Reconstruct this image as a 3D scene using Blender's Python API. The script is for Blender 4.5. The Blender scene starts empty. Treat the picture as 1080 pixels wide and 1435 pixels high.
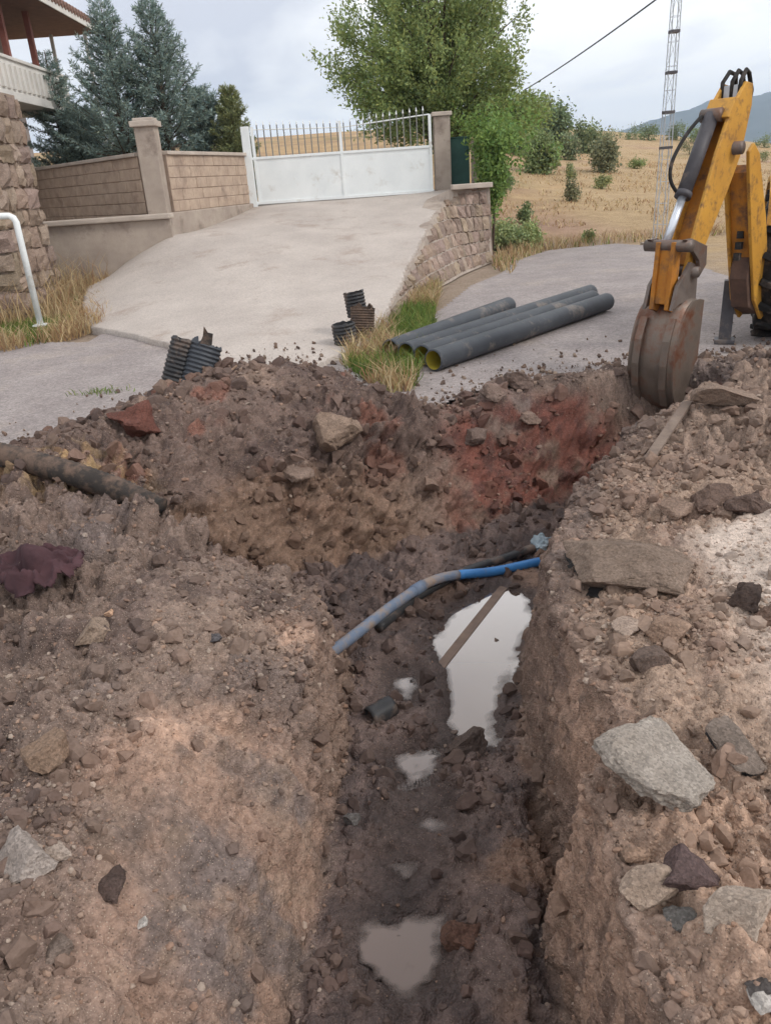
import bpy, bmesh, math, random
import numpy as np
from mathutils import Vector, Matrix, Euler

random.seed(7)
RNG = np.random.default_rng(7)
scene = bpy.context.scene
COL = scene.collection

# ------------------------------------------------------------------ camera
CAM_H, PITCH, ROLL = 1.65, math.radians(23.4), math.radians(-4.0)
cam_d = bpy.data.cameras.new('camera')
cam = bpy.data.objects.new('camera', cam_d)
COL.objects.link(cam)
cam_d.sensor_fit = 'HORIZONTAL'
cam_d.sensor_width = 36.0
cam_d.lens = 36.0
cam_d.clip_start = 0.05
cam_d.clip_end = 20000
CAM_M = (Matrix.Rotation(math.pi / 2 - PITCH, 3, 'X') @ Matrix.Rotation(ROLL, 3, 'Z'))
cam.matrix_world = Matrix.Translation((0, 0, CAM_H)) @ CAM_M.to_4x4()
scene.camera = cam

# ------------------------------------------------------------------ world and sun
SUN_EL, SUN_AZ = math.radians(42), math.radians(118)
world = bpy.data.worlds.new('World')
scene.world = world
world.use_nodes = True
wn, wl = world.node_tree.nodes, world.node_tree.links
wn.clear()
w_out = wn.new('ShaderNodeOutputWorld')
w_bg = wn.new('ShaderNodeBackground')
w_bg.inputs['Strength'].default_value = 0.10
w_sky = wn.new('ShaderNodeTexSky')
w_sky.sky_type = 'NISHITA'
w_sky.sun_disc = False
w_sky.sun_elevation = SUN_EL
w_sky.sun_rotation = SUN_AZ
w_tc = wn.new('ShaderNodeTexCoord')
w_sep = wn.new('ShaderNodeSeparateXYZ')
w_abs = wn.new('ShaderNodeMath'); w_abs.operation = 'ABSOLUTE'
w_add = wn.new('ShaderNodeMath'); w_add.operation = 'ADD'; w_add.inputs[1].default_value = 0.22
w_dx = wn.new('ShaderNodeMath'); w_dx.operation = 'DIVIDE'
w_dy = wn.new('ShaderNodeMath'); w_dy.operation = 'DIVIDE'
w_cmb = wn.new('ShaderNodeCombineXYZ'); w_cmb.inputs[2].default_value = 3.7
wl.new(w_tc.outputs['Generated'], w_sep.inputs[0])
wl.new(w_sep.outputs[2], w_abs.inputs[0]); wl.new(w_abs.outputs[0], w_add.inputs[0])
wl.new(w_sep.outputs[0], w_dx.inputs[0]); wl.new(w_add.outputs[0], w_dx.inputs[1])
wl.new(w_sep.outputs[1], w_dy.inputs[0]); wl.new(w_add.outputs[0], w_dy.inputs[1])
wl.new(w_dx.outputs[0], w_cmb.inputs[0]); wl.new(w_dy.outputs[0], w_cmb.inputs[1])
w_no = wn.new('ShaderNodeTexNoise')
w_no.inputs['Scale'].default_value = 1.15
w_no.inputs['Detail'].default_value = 7
w_no.inputs['Roughness'].default_value = 0.5
w_no.inputs['Distortion'].default_value = 0.35
wl.new(w_cmb.outputs[0], w_no.inputs['Vector'])
w_rp = wn.new('ShaderNodeValToRGB')
w_rp.color_ramp.elements[0].position = 0.33
w_rp.color_ramp.elements[0].color = (7.2, 7.4, 8.2, 1)
w_rp.color_ramp.elements[1].position = 0.55
w_rp.color_ramp.elements[1].color = (12.6, 12.5, 12.4, 1)
_e = w_rp.color_ramp.elements.new(0.43); _e.color = (9.8, 9.9, 10.2, 1)
wl.new(w_no.outputs['Fac'], w_rp.inputs['Fac'])
w_mix = wn.new('ShaderNodeMixRGB'); w_mix.inputs[0].default_value = 0.94
wl.new(w_sky.outputs[0], w_mix.inputs[1]); wl.new(w_rp.outputs[0], w_mix.inputs[2])
wl.new(w_mix.outputs[0], w_bg.inputs['Color']); wl.new(w_bg.outputs[0], w_out.inputs['Surface'])

sun_d = bpy.data.lights.new('sun', 'SUN')
sun_d.energy = 1.5
sun_d.angle = math.radians(14)
sun_d.color = (1.0, 0.95, 0.88)
sun = bpy.data.objects.new('sun', sun_d)
COL.objects.link(sun)
# sun_rotation runs clockwise from +Y seen from above
_sd = Vector((math.sin(SUN_AZ) * math.cos(SUN_EL), math.cos(SUN_AZ) * math.cos(SUN_EL), math.sin(SUN_EL)))
sun.rotation_euler = _sd.to_track_quat('Z', 'Y').to_euler()

vs = scene.view_settings
vs.view_transform = 'Standard'
vs.look = 'None'
vs.exposure = 0.20
vs.gamma = 1.0
vs.use_curve_mapping = False
scene.cycles.max_bounces = 5
scene.cycles.diffuse_bounces = 3
scene.cycles.use_adaptive_sampling = True
scene.cycles.adaptive_threshold = 0.025
scene.cycles.volume_bounces = 0
scene.cycles.use_denoising = True

# ------------------------------------------------------------------ helpers
MA = np.array(CAM_M)
CO = np.array([0, 0, CAM_H])


def ray(px, py):
    return MA @ np.array([(px - 540) / 1080, -(py - 717.5) / 1080, -1.0])


def gz(px, py, z=0.0):
    """point of the place seen at a photo pixel, on the level z"""
    d = ray(px, py)
    return CO + d * ((z - CAM_H) / d[2])


def gy(px, py, y):
    """point of the place seen at a photo pixel, y metres ahead"""
    d = ray(px, py)
    return CO + d * (y / d[1])


def tag(o, label=None, cat=None, group=None, kind=None):
    if label: o['label'] = label
    if cat: o['category'] = cat
    if group: o['group'] = group
    if kind: o['kind'] = kind
    return o


def empty(name, loc=(0, 0, 0), rz=0.0):
    o = bpy.data.objects.new(name, None)
    o.empty_display_size = 0.2
    COL.objects.link(o)
    o.location = loc
    o.rotation_euler = (0, 0, rz)
    return o


def link(name, me, mat=None, parent=None, smooth=None):
    o = bpy.data.objects.new(name, me)
    COL.objects.link(o)
    if mat is not None and not me.materials:
        me.materials.append(mat)
    if parent is not None:
        o.parent = parent
    if smooth is not None:
        me.polygons.foreach_set('use_smooth', np.full(len(me.polygons), smooth))
    return o


def fast_mesh(name, V, Fs, col=None, attrs=None):
    """V (n,3); Fs one (m,k) array or a list of them"""
    if isinstance(Fs, np.ndarray):
        Fs = [Fs]
    V = np.asarray(V, np.float32)
    me = bpy.data.meshes.new(name)
    me.vertices.add(len(V))
    me.vertices.foreach_set('co', V.ravel())
    loops = np.concatenate([np.asarray(f).ravel() for f in Fs]).astype(np.int32)
    sizes = np.concatenate([np.full(len(f), np.asarray(f).shape[1]) for f in Fs]).astype(np.int32)
    me.loops.add(len(loops))
    me.loops.foreach_set('vertex_index', loops)
    me.polygons.add(len(sizes))
    me.polygons.foreach_set('loop_start', (np.cumsum(sizes) - sizes).astype(np.int32))
    me.update(calc_edges=True)
    if col is not None:
        a = me.color_attributes.new('Col', 'FLOAT_COLOR', 'POINT')
        rgba = np.ones((len(V), 4), np.float32)
        rgba[:, :3] = col
        a.data.foreach_set('color', rgba.ravel())
    for k, v in (attrs or {}).items():
        a = me.attributes.new(k, 'FLOAT', 'POINT')
        a.data.foreach_set('value', np.asarray(v, np.float32))
    return me


class MB:
    """collects simple solids into one mesh"""

    def __init__(self):
        self.v, self.f = [], []

    def add(self, vs, fs):
        n = len(self.v)
        self.v += [tuple(map(float, p)) for p in vs]
        self.f += [tuple(i + n for i in f) for f in fs]
        return self

    def box(self, c, s, m=None):
        """centre, size, optional 3x3 axes"""
        p = []
        for z in (-.5, .5):
            for y in (-.5, .5):
                for x in (-.5, .5):
                    q = Vector((x * s[0], y * s[1], z * s[2]))
                    if m is not None: q = m @ q
                    p.append((c[0] + q.x, c[1] + q.y, c[2] + q.z))
        return self.add(p, [(0, 2, 3, 1), (4, 5, 7, 6), (0, 1, 5, 4), (2, 6, 7, 3), (0, 4, 6, 2), (1, 3, 7, 5)])

    def tube(self, pts, r, n=10, caps=True, ref=None):
        pts = [Vector(tuple(map(float, p))) for p in pts]
        rs = r if hasattr(r, '__len__') else [r] * len(pts)
        vs, fs = [], []
        up = None
        for i, p in enumerate(pts):
            t = (pts[min(i + 1, len(pts) - 1)] - pts[max(i - 1, 0)]).normalized()
            if up is None:
                up = Vector((0, 0, 1)) if abs(t.z) < .9 else Vector((1, 0, 0))
            a = t.cross(up).normalized()
            b = a.cross(t).normalized()
            up = b
            for k in range(n):
                g = 2 * math.pi * k / n
                vs.append(p + (a * math.cos(g) + b * math.sin(g)) * rs[i])
        for i in range(len(pts) - 1):
            for k in range(n):
                k2 = (k + 1) % n
                fs.append((i * n + k, i * n + k2, (i + 1) * n + k2, (i + 1) * n + k))
        if caps:
            fs.append(tuple(range(n - 1, -1, -1)))
            fs.append(tuple((len(pts) - 1) * n + k for k in range(n)))
        return self.add(vs, fs)

    def prism(self, poly, o, ax, ay, az, w0, w1):
        """2-D polygon in (ax, ay) swept along az from w0 to w1"""
        o, ax, ay, az = (Vector(tuple(map(float, q))) for q in (o, ax, ay, az))
        n = len(poly)
        vs = [o + ax * p[0] + ay * p[1] + az * w0 for p in poly] + [o + ax * p[0] + ay * p[1] + az * w1 for p in poly]
        fs = [tuple(range(n - 1, -1, -1)), tuple(range(n, 2 * n))]
        fs += [(i, (i + 1) % n, n + (i + 1) % n, n + i) for i in range(n)]
        return self.add(vs, fs)

    def mesh(self, name):
        me = bpy.data.meshes.new(name)
        me.from_pydata(self.v, [], self.f)
        me.update()
        return me

    def build(self, name, mat=None, parent=None, smooth=False, bevel=0.0, inv=None):
        me = self.mesh(name)
        bm = bmesh.new(); bm.from_mesh(me)
        bmesh.ops.recalc_face_normals(bm, faces=bm.faces)
        if bevel > 0:
            es = [e for e in bm.edges if len(e.link_faces) == 2 and e.calc_face_angle(0) > .6]
            bmesh.ops.bevel(bm, geom=es, offset=bevel, segments=2, affect='EDGES', profile=.6)
        bm.to_mesh(me); bm.free()
        if inv is not None:
            me.transform(inv)
        return link(name, me, mat, parent, smooth)


# ---- numpy noise
def _h(ix, iy, iz, s):
    n = (ix.astype(np.int64) * 374761393 + iy.astype(np.int64) * 668265263 + iz.astype(np.int64) * 1274126177 + s * 144665) & 0xFFFFFFFF
    n = ((n ^ (n >> 13)) * 1274126177) & 0xFFFFFFFF
    n = ((n ^ (n >> 16)) * 2246822519) & 0xFFFFFFFF
    n = n ^ (n >> 15)
    return (n & 0xFFFFFF) / float(0xFFFFFF)


def vnoise(x, y, z, s=0):
    """smooth 3-D value noise, -1..1"""
    x0, y0, z0 = np.floor(x), np.floor(y), np.floor(z)
    fx, fy, fz = x - x0, y - y0, z - z0
    fx, fy, fz = (t * t * t * (t * (t * 6 - 15) + 10) for t in (fx, fy, fz))
    x0, y0, z0 = x0.astype(np.int64), y0.astype(np.int64), z0.astype(np.int64)
    r = 0
    for dx in (0, 1):
        wx = fx if dx else 1 - fx
        for dy in (0, 1):
            wy = fy if dy else 1 - fy
            for dz in (0, 1):
                wz = fz if dz else 1 - fz
                r = r + wx * wy * wz * _h(x0 + dx, y0 + dy, z0 + dz, s)
    return r * 2 - 1


def fbm(x, y, z, scale, octv=4, s=0, gain=.5):
    r, a, t = 0, 1.0, 0.0
    f = 1.0 / scale
    for i in range(octv):
        r = r + a * vnoise(x * f + 17.3 * i, y * f - 9.1 * i, z * f + 4.7 * i, s + i)
        t += a
        a *= gain
        f *= 2.03
    return r / t


def lumps(x, y, z, scale, s=0, keep=1.0):
    """rounded clods: 1 at a clod's centre to 0 at its rim"""
    x, y, z = x / scale, y / scale, z / scale
    x0, y0, z0 = np.floor(x), np.floor(y), np.floor(z)
    best = np.zeros_like(x)
    for dx in (-1, 0, 1):
        for dy in (-1, 0, 1):
            for dz in (-1, 0, 1):
                cx, cy, cz = x0 + dx, y0 + dy, z0 + dz
                a, b, c, d = (_h(cx, cy, cz, s + k) for k in (1, 2, 3, 4))
                r = .35 + .5 * d
                q = 1 - ((cx + a - x) ** 2 + (cy + b - y) ** 2 + (cz + c - z) ** 2) / (r * r)
                q = np.where(d < keep, np.sqrt(np.clip(q, 0, 1)) * r, 0)
                best = np.maximum(best, q)
    return best


def sstep(a, b, x):
    t = np.clip((x - a) / (b - a), 0, 1)
    return t * t * (3 - 2 * t)


def poly_sd(poly, X, Y):
    """signed distance to a polygon, negative inside"""
    P = np.asarray(poly, float)
    d = np.full(X.shape, 1e9)
    ins = np.zeros(X.shape, bool)
    for i in range(len(P)):
        a, b = P[i], P[(i + 1) % len(P)]
        e = b - a
        t = np.clip(((X - a[0]) * e[0] + (Y - a[1]) * e[1]) / (e @ e), 0, 1)
        d = np.minimum(d, (X - a[0] - t * e[0]) ** 2 + (Y - a[1] - t * e[1]) ** 2)
        c = ((a[1] > Y) != (b[1] > Y))
        with np.errstate(divide='ignore', invalid='ignore'):
            xi = a[0] + (Y - a[1]) * e[0] / (e[1] if e[1] != 0 else 1e-12)
        ins ^= c & (X < xi)
    d = np.sqrt(d)
    return np.where(ins, -d, d)


class RBF:
    def __init__(self, pts, smooth=0.01):
        P = np.asarray(pts, float)
        self.c = P[:, :2]
        n = len(P)
        A = self._k(np.linalg.norm(self.c[:, None] - self.c[None], axis=2)) + smooth * np.eye(n)
        Q = np.c_[np.ones(n), self.c]
        S = np.block([[A, Q], [Q.T, np.zeros((3, 3))]])
        self.w = np.linalg.solve(S, np.r_[P[:, 2], 0, 0, 0])

    @staticmethod
    def _k(r):
        return r        # linear kernel: no overshoot

    def __call__(self, X, Y):
        out = self.w[-3] + self.w[-2] * X + self.w[-1] * Y
        for (a, b), w in zip(self.c, self.w):
            out = out + w * np.hypot(X - a, Y - b)
        return out


# ------------------------------------------------------------------ materials
def srgb(r, g, b):
    f = lambda c: (c / 255 / 12.92) if c / 255 <= .04045 else ((c / 255 + .055) / 1.055) ** 2.4
    return (f(r), f(g), f(b))


def new_mat(name):
    m = bpy.data.materials.new(name)
    m.use_nodes = True
    n, l = m.node_tree.nodes, m.node_tree.links
    b = n['Principled BSDF']
    return m, n, l, b


def mat(name, c1, c2=None, scale=6.0, rough=.85, bump=.25, bscale=60.0, metal=0.0, spec=.3, dirt=None, dirt_amt=.45, dirt_scale=3.0,
        attr=None, coord='Object', bdist=.01, detail=6, speck=None):
    """principled surface with mottled colour, optional dirt patches, and fine relief"""
    m, n, l, b = new_mat(name)
    tc = n.new('ShaderNodeTexCoord')
    if coord == 'World':
        src = n.new('ShaderNodeNewGeometry').outputs['Position']
    else:
        src = tc.outputs[coord]
    no = n.new('ShaderNodeTexNoise')
    no.inputs['Scale'].default_value = scale; no.inputs['Detail'].default_value = detail; no.inputs['Roughness'].default_value = .62
    l.new(src, no.inputs['Vector'])
    mx = n.new('ShaderNodeMixRGB')
    rp = n.new('ShaderNodeMapRange'); rp.inputs[1].default_value = .3; rp.inputs[2].default_value = .7
    l.new(no.outputs['Fac'], rp.inputs[0]); l.new(rp.outputs[0], mx.inputs[0])
    c2 = c2 or tuple(x * .72 for x in c1)
    mx.inputs[1].default_value = (*c2, 1); mx.inputs[2].default_value = (*c1, 1)
    out = mx.outputs[0]
    if attr:
        at = n.new('ShaderNodeAttribute'); at.attribute_name = attr
        mu = n.new('ShaderNodeMixRGB'); mu.blend_type = 'MULTIPLY'; mu.inputs[0].default_value = 1
        l.new(at.outputs['Color'], mu.inputs[1]); l.new(out, mu.inputs[2]); out = mu.outputs[0]
    if dirt:
        n2 = n.new('ShaderNodeTexNoise'); n2.inputs['Scale'].default_value = dirt_scale; n2.inputs['Detail'].default_value = 8
        n2.inputs['Roughness'].default_value = .7
        l.new(src, n2.inputs['Vector'])
        r2 = n.new('ShaderNodeMapRange'); r2.inputs[1].default_value = .62 - .3 * dirt_amt; r2.inputs[2].default_value = .78 - .3 * dirt_amt
        l.new(n2.outputs['Fac'], r2.inputs[0])
        m2 = n.new('ShaderNodeMixRGB'); m2.inputs[2].default_value = (*dirt, 1)
        l.new(r2.outputs[0], m2.inputs[0]); l.new(out, m2.inputs[1]); out = m2.outputs[0]
    for sc, lo, hi in (speck or ()):
        vo = n.new('ShaderNodeTexVoronoi'); vo.inputs['Scale'].default_value = sc
        l.new(src, vo.inputs['Vector'])
        sp = n.new('ShaderNodeSeparateColor'); l.new(vo.outputs['Color'], sp.inputs[0])
        mr = n.new('ShaderNodeMapRange'); mr.inputs[3].default_value = lo; mr.inputs[4].default_value = hi
        l.new(sp.outputs[0], mr.inputs[0])
        sv = n.new('ShaderNodeVectorMath'); sv.operation = 'SCALE'
        l.new(out, sv.inputs[0]); l.new(mr.outputs[0], sv.inputs['Scale']); out = sv.outputs[0]
    l.new(out, b.inputs['Base Color'])
    b.inputs['Roughness'].default_value = rough
    b.inputs['Metallic'].default_value = metal
    b.inputs['Specular IOR Level'].default_value = spec
    if bump > 0:
        n3 = n.new('ShaderNodeTexNoise'); n3.inputs['Scale'].default_value = bscale; n3.inputs['Detail'].default_value = 7
        n3.inputs['Roughness'].default_value = .65
        l.new(src, n3.inputs['Vector'])
        bp = n.new('ShaderNodeBump'); bp.inputs['Strength'].default_value = bump; bp.inputs['Distance'].default_value = bdist
        l.new(n3.outputs['Fac'], bp.inputs['Height']); l.new(bp.outputs['Normal'], b.inputs['Normal'])
    return m


def leaf_mat(name, c, var=.35, trans=.35):
    m, n, l, b = new_mat(name)
    at = n.new('ShaderNodeAttribute'); at.attribute_name = 'Col'
    mu = n.new('ShaderNodeMixRGB'); mu.blend_type = 'MULTIPLY'; mu.inputs[0].default_value = 1
    mu.inputs[2].default_value = (*c, 1)
    l.new(at.outputs['Color'], mu.inputs[1])
    l.new(mu.outputs[0], b.inputs['Base Color'])
    b.inputs['Roughness'].default_value = .6
    b.inputs['Specular IOR Level'].default_value = .25
    tr = n.new('ShaderNodeBsdfTranslucent')
    l.new(mu.outputs[0], tr.inputs['Color'])
    mx = n.new('ShaderNodeMixShader'); mx.inputs[0].default_value = trans
    l.new(b.outputs[0], mx.inputs[1]); l.new(tr.outputs[0], mx.inputs[2])
    l.new(mx.outputs[0], n['Material Output'].inputs['Surface'])
    return m


def earth_mat():
    m, n, l, b = new_mat('dug_earth')
    g = n.new('ShaderNodeNewGeometry')
    at = n.new('ShaderNodeAttribute'); at.attribute_name = 'Col'
    we = n.new('ShaderNodeAttribute'); we.attribute_name = 'wet'
    out = at.outputs['Color']
    for sc, lo, hi, det in ((8, .72, 1.30, 5), (48, .66, 1.38, 4)):
        no = n.new('ShaderNodeTexNoise'); no.inputs['Scale'].default_value = sc; no.inputs['Detail'].default_value = det
        no.inputs['Roughness'].default_value = .6
        l.new(g.outputs['Position'], no.inputs['Vector'])
        mr = n.new('ShaderNodeMapRange'); mr.inputs[1].default_value = .28; mr.inputs[2].default_value = .72
        mr.inputs[3].default_value = lo; mr.inputs[4].default_value = hi
        l.new(no.outputs['Fac'], mr.inputs[0])
        mu = n.new('ShaderNodeVectorMath'); mu.operation = 'SCALE'
        l.new(out, mu.inputs[0]); l.new(mr.outputs[0], mu.inputs['Scale']); out = mu.outputs[0]
    # pale grit and dark crumbs
    for sc, th, colr, am in ((140, .16, srgb(190, 172, 155), .75), (75, .13, srgb(70, 58, 54), .7), (48, .10, srgb(176, 140, 118), .6)):
        vo = n.new('ShaderNodeTexVoronoi'); vo.inputs['Scale'].default_value = sc
        l.new(g.outputs['Position'], vo.inputs['Vector'])
        mr = n.new('ShaderNodeMapRange'); mr.inputs[1].default_value = th; mr.inputs[2].default_value = th + .12
        mr.inputs[3].default_value = am; mr.inputs[4].default_value = 0
        l.new(vo.outputs['Distance'], mr.inputs[0])
        sp = n.new('ShaderNodeSeparateColor'); l.new(vo.outputs['Color'], sp.inputs[0])
        gt = n.new('ShaderNodeMath'); gt.operation = 'GREATER_THAN'; gt.inputs[1].default_value = .55
        l.new(sp.outputs[0], gt.inputs[0])
        m1 = n.new('ShaderNodeMath'); m1.operation = 'MULTIPLY'; l.new(mr.outputs[0], m1.inputs[0]); l.new(gt.outputs[0], m1.inputs[1])
        dry = n.new('ShaderNodeMath'); dry.operation = 'SUBTRACT'; dry.inputs[0].default_value = 1.0; l.new(we.outputs['Fac'], dry.inputs[1])
        m2 = n.new('ShaderNodeMath'); m2.operation = 'MULTIPLY'; l.new(m1.outputs[0], m2.inputs[0]); l.new(dry.outputs[0], m2.inputs[1])
        mx = n.new('ShaderNodeMixRGB'); mx.inputs[2].default_value = (*colr, 1)
        l.new(m2.outputs[0], mx.inputs[0]); l.new(out, mx.inputs[1]); out = mx.outputs[0]
    l.new(out, b.inputs['Base Color'])
    mr = n.new('ShaderNodeMapRange'); mr.inputs[3].default_value = .95; mr.inputs[4].default_value = .42
    l.new(we.outputs['Fac'], mr.inputs[0]); l.new(mr.outputs[0], b.inputs['Roughness'])
    b.inputs['Specular IOR Level'].default_value = .35
    n3 = n.new('ShaderNodeTexNoise'); n3.inputs['Scale'].default_value = 95; n3.inputs['Detail'].default_value = 6; n3.inputs['Roughness'].default_value = .7
    l.new(g.outputs['Position'], n3.inputs['Vector'])
    v3 = n.new('ShaderNodeTexVoronoi'); v3.inputs['Scale'].default_value = 120
    l.new(g.outputs['Position'], v3.inputs['Vector'])
    ad = n.new('ShaderNodeMath'); ad.operation = 'SUBTRACT'; l.new(n3.outputs['Fac'], ad.inputs[0]); l.new(v3.outputs['Distance'], ad.inputs[1])
    bp = n.new('ShaderNodeBump'); bp.inputs['Strength'].default_value = .6; bp.inputs['Distance'].default_value = .012
    l.new(ad.outputs[0], bp.inputs['Height']); l.new(bp.outputs['Normal'], b.inputs['Normal'])
    return m


def water_mat():
    m, n, l, b = new_mat('muddy_water')
    b.inputs['Base Color'].default_value = (*srgb(104, 84, 74), 1)
    b.inputs['Roughness'].default_value = .9
    gl = n.new('ShaderNodeBsdfGlossy'); gl.inputs['Roughness'].default_value = .015
    gl.inputs['Color'].default_value = (.93, .91, .90, 1)
    lw = n.new('ShaderNodeFresnel'); lw.inputs['IOR'].default_value = 1.33
    mr = n.new('ShaderNodeMapRange'); mr.inputs[1].default_value = .020; mr.inputs[2].default_value = .066
    mr.inputs[3].default_value = .045; mr.inputs[4].default_value = .52
    l.new(lw.outputs[0], mr.inputs[0])
    g = n.new('ShaderNodeNewGeometry')
    no = n.new('ShaderNodeTexNoise'); no.inputs['Scale'].default_value = 6; no.inputs['Detail'].default_value = 2
    l.new(g.outputs['Position'], no.inputs['Vector'])
    bp = n.new('ShaderNodeBump'); bp.inputs['Strength'].default_value = .03; bp.inputs['Distance'].default_value = .02
    l.new(no.outputs['Fac'], bp.inputs['Height']); l.new(bp.outputs['Normal'], gl.inputs['Normal'])
    mx = n.new('ShaderNodeMixShader')
    l.new(mr.outputs[0], mx.inputs[0]); l.new(b.outputs[0], mx.inputs[1]); l.new(gl.outputs[0], mx.inputs[2])
    dp = n.new('ShaderNodeAttribute'); dp.attribute_name = 'depth'
    dr = n.new('ShaderNodeMapRange'); dr.inputs[1].default_value = .0; dr.inputs[2].default_value = .03
    l.new(dp.outputs['Fac'], dr.inputs[0])
    tr = n.new('ShaderNodeBsdfTransparent')
    mt = n.new('ShaderNodeMixShader')
    l.new(dr.outputs[0], mt.inputs[0]); l.new(tr.outputs[0], mt.inputs[1]); l.new(mx.outputs[0], mt.inputs[2])
    l.new(mt.outputs[0], n['Material Output'].inputs['Surface'])
    return m


EARTH = earth_mat()
WATER = water_mat()
STONE = mat('rubble', (1, 1, 1), (.68, .66, .64), scale=9, bump=.9, bscale=38, attr='Col', coord='Object', bdist=.02, speck=((150, .72, 1.25),))
PEBBLE = mat('pebbles', (1, 1, 1), (.7, .68, .66), scale=60, bump=.3, bscale=150, attr='Col', coord='World', bdist=.004)
ROAD_M = mat('worn_road', srgb(158, 149, 146), srgb(137, 128, 126), scale=1.6, bump=.5, bscale=85, coord='World', dirt=srgb(164, 152, 143), dirt_amt=.3, dirt_scale=.7, bdist=.015, detail=12, speck=((70, .78, 1.2), (28, .9, 1.1)))
RAMP_M = mat('ramp_concrete', srgb(188, 178, 170), srgb(169, 159, 152), scale=1.2, bump=.4, bscale=70, coord='World', dirt=srgb(160, 146, 136), dirt_amt=.25, dirt_scale=1.4, bdist=.012, detail=12, speck=((80, .86, 1.13),))
CONC = mat('rendered_concrete', srgb(178, 165, 153), srgb(150, 137, 127), scale=2.5, bump=.35, bscale=40, coord='World', dirt=srgb(126, 113, 104), dirt_amt=.35, dirt_scale=1.8, bdist=.012, detail=9)
COPING = mat('coping_concrete', srgb(196, 184, 172), srgb(168, 156, 146), scale=3, bump=.3, bscale=40, coord='World', bdist=.01)
BLOCK = mat('pumice_block', srgb(190, 170, 152), srgb(164, 144, 128), scale=5, bump=.4, bscale=70, coord='World', dirt=srgb(142, 124, 112), dirt_amt=.3, dirt_scale=2.2, bdist=.01)
MORTAR = mat('mortar', srgb(160, 142, 128), scale=9, bump=.3, bscale=60, coord='World')
WHITE = mat('white_paint', srgb(232, 236, 236), srgb(218, 223, 224), scale=2, rough=.5, bump=.06, bscale=20, coord='World', dirt=srgb(190, 186, 178), dirt_amt=.12, dirt_scale=2.5)
IRON = mat('grey_bar_paint', srgb(136, 136, 130), srgb(112, 112, 108), scale=10, rough=.6, bump=.1)
GREEN_SHEET = mat('green_sheet', srgb(58, 92, 86), srgb(44, 74, 70), scale=4, rough=.6, bump=.05)
PIPE_GREY = mat('dark_grey_plastic', srgb(72, 76, 82), srgb(60, 63, 69), scale=4, rough=.5, bump=.1, bscale=30, dirt=srgb(128, 118, 110), dirt_amt=.25, dirt_scale=3)
PIPE_BLACK = mat('black_plastic', srgb(58, 58, 60), srgb(44, 44, 46), scale=8, rough=.5, bump=.15, bscale=40, dirt=srgb(112, 96, 86), dirt_amt=.4, dirt_scale=7)
PIPE_OLD = mat('muddy_black_plastic', srgb(62, 56, 52), srgb(46, 42, 40), scale=8, rough=.8, bump=.4, bscale=50, dirt=srgb(104, 86, 75), dirt_amt=.6, dirt_scale=9)
PIPE_BLUE = mat('blue_plastic', srgb(66, 126, 184), srgb(56, 108, 164), scale=6, rough=.4, bump=.08, dirt=srgb(120, 108, 100), dirt_amt=.2, dirt_scale=8)
PIPE_DUSTY = mat('dusty_blue_plastic', srgb(112, 122, 136), srgb(92, 104, 124), scale=9, rough=.6, bump=.15, dirt=srgb(132, 116, 105), dirt_amt=.55, dirt_scale=9)
YELLOW_IN = mat('yellow_pipe_lining', srgb(176, 160, 60), scale=8, rough=.6)
YEL = mat('yellow_machine_paint', srgb(204, 152, 62), srgb(180, 130, 54), scale=3, rough=.5, bump=.1, bscale=25, coord='Object', dirt=srgb(122, 88, 58), dirt_amt=.36, dirt_scale=11, spec=.4)
YEL_WORN = mat('worn_yellow_paint', srgb(196, 134, 44), srgb(160, 100, 42), scale=5, rough=.65, bump=.2, bscale=30, dirt=srgb(110, 78, 58), dirt_amt=.5, dirt_scale=5)
STEEL = mat('worn_steel', srgb(122, 112, 106), srgb(92, 82, 77), scale=6, rough=.45, bump=.25, bscale=40, metal=.25, dirt=srgb(112, 82, 66), dirt_amt=.4, dirt_scale=5)
BUCKET_M = mat('bucket_steel', srgb(132, 120, 110), srgb(100, 88, 80), scale=4, rough=.42, bump=.2, bscale=30, metal=.3, dirt=srgb(110, 70, 52), dirt_amt=.5, dirt_scale=4)
DARK_STEEL = mat('dark_grey_steel', srgb(88, 86, 90), srgb(66, 64, 68), scale=6, rough=.5, bump=.1, dirt=srgb(120, 108, 100), dirt_amt=.25, dirt_scale=6)
BLACK = mat('black_rubber', srgb(44, 42, 42), srgb(34, 33, 33), scale=10, rough=.8, bump=.2, dirt=srgb(98, 86, 78), dirt_amt=.35, dirt_scale=8)
CHROME = mat('chrome_rod', srgb(214, 218, 226), srgb(200, 204, 212), scale=4, rough=.25, bump=0, metal=.6)
WOOD = mat('old_wood', srgb(158, 132, 110), srgb(120, 98, 82), scale=14, rough=.85, bump=.4, bscale=40)
BARK = mat('bark', srgb(104, 90, 78), srgb(74, 64, 56), scale=20, rough=.95, bump=.6, bscale=40)
ROOF_UNDER = mat('roof_boards', srgb(128, 98, 90), srgb(108, 82, 76), scale=6, rough=.8, bump=.15)
ROOF_TOP = mat('roof_tiles', srgb(150, 120, 108), srgb(120, 96, 88), scale=6, rough=.85, bump=.2)
REDPOST = mat('red_brown_paint', srgb(142, 92, 82), srgb(118, 74, 66), scale=5, rough=.7)
HOUSE_W = mat('house_plaster', srgb(176, 164, 160), srgb(158, 147, 143), scale=2, rough=.9, coord='World')
BALC = mat('white_plaster', srgb(226, 222, 216), srgb(204, 200, 195), scale=2, rough=.85, coord='World')
GLASS = mat('window_glass', srgb(80, 92, 98), srgb(66, 78, 84), scale=2, rough=.12, bump=0, spec=.6)
CLOTH = mat('maroon_cloth', srgb(84, 58, 62), srgb(58, 40, 44), scale=9, rough=.9, bump=.4, bscale=50)
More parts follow.
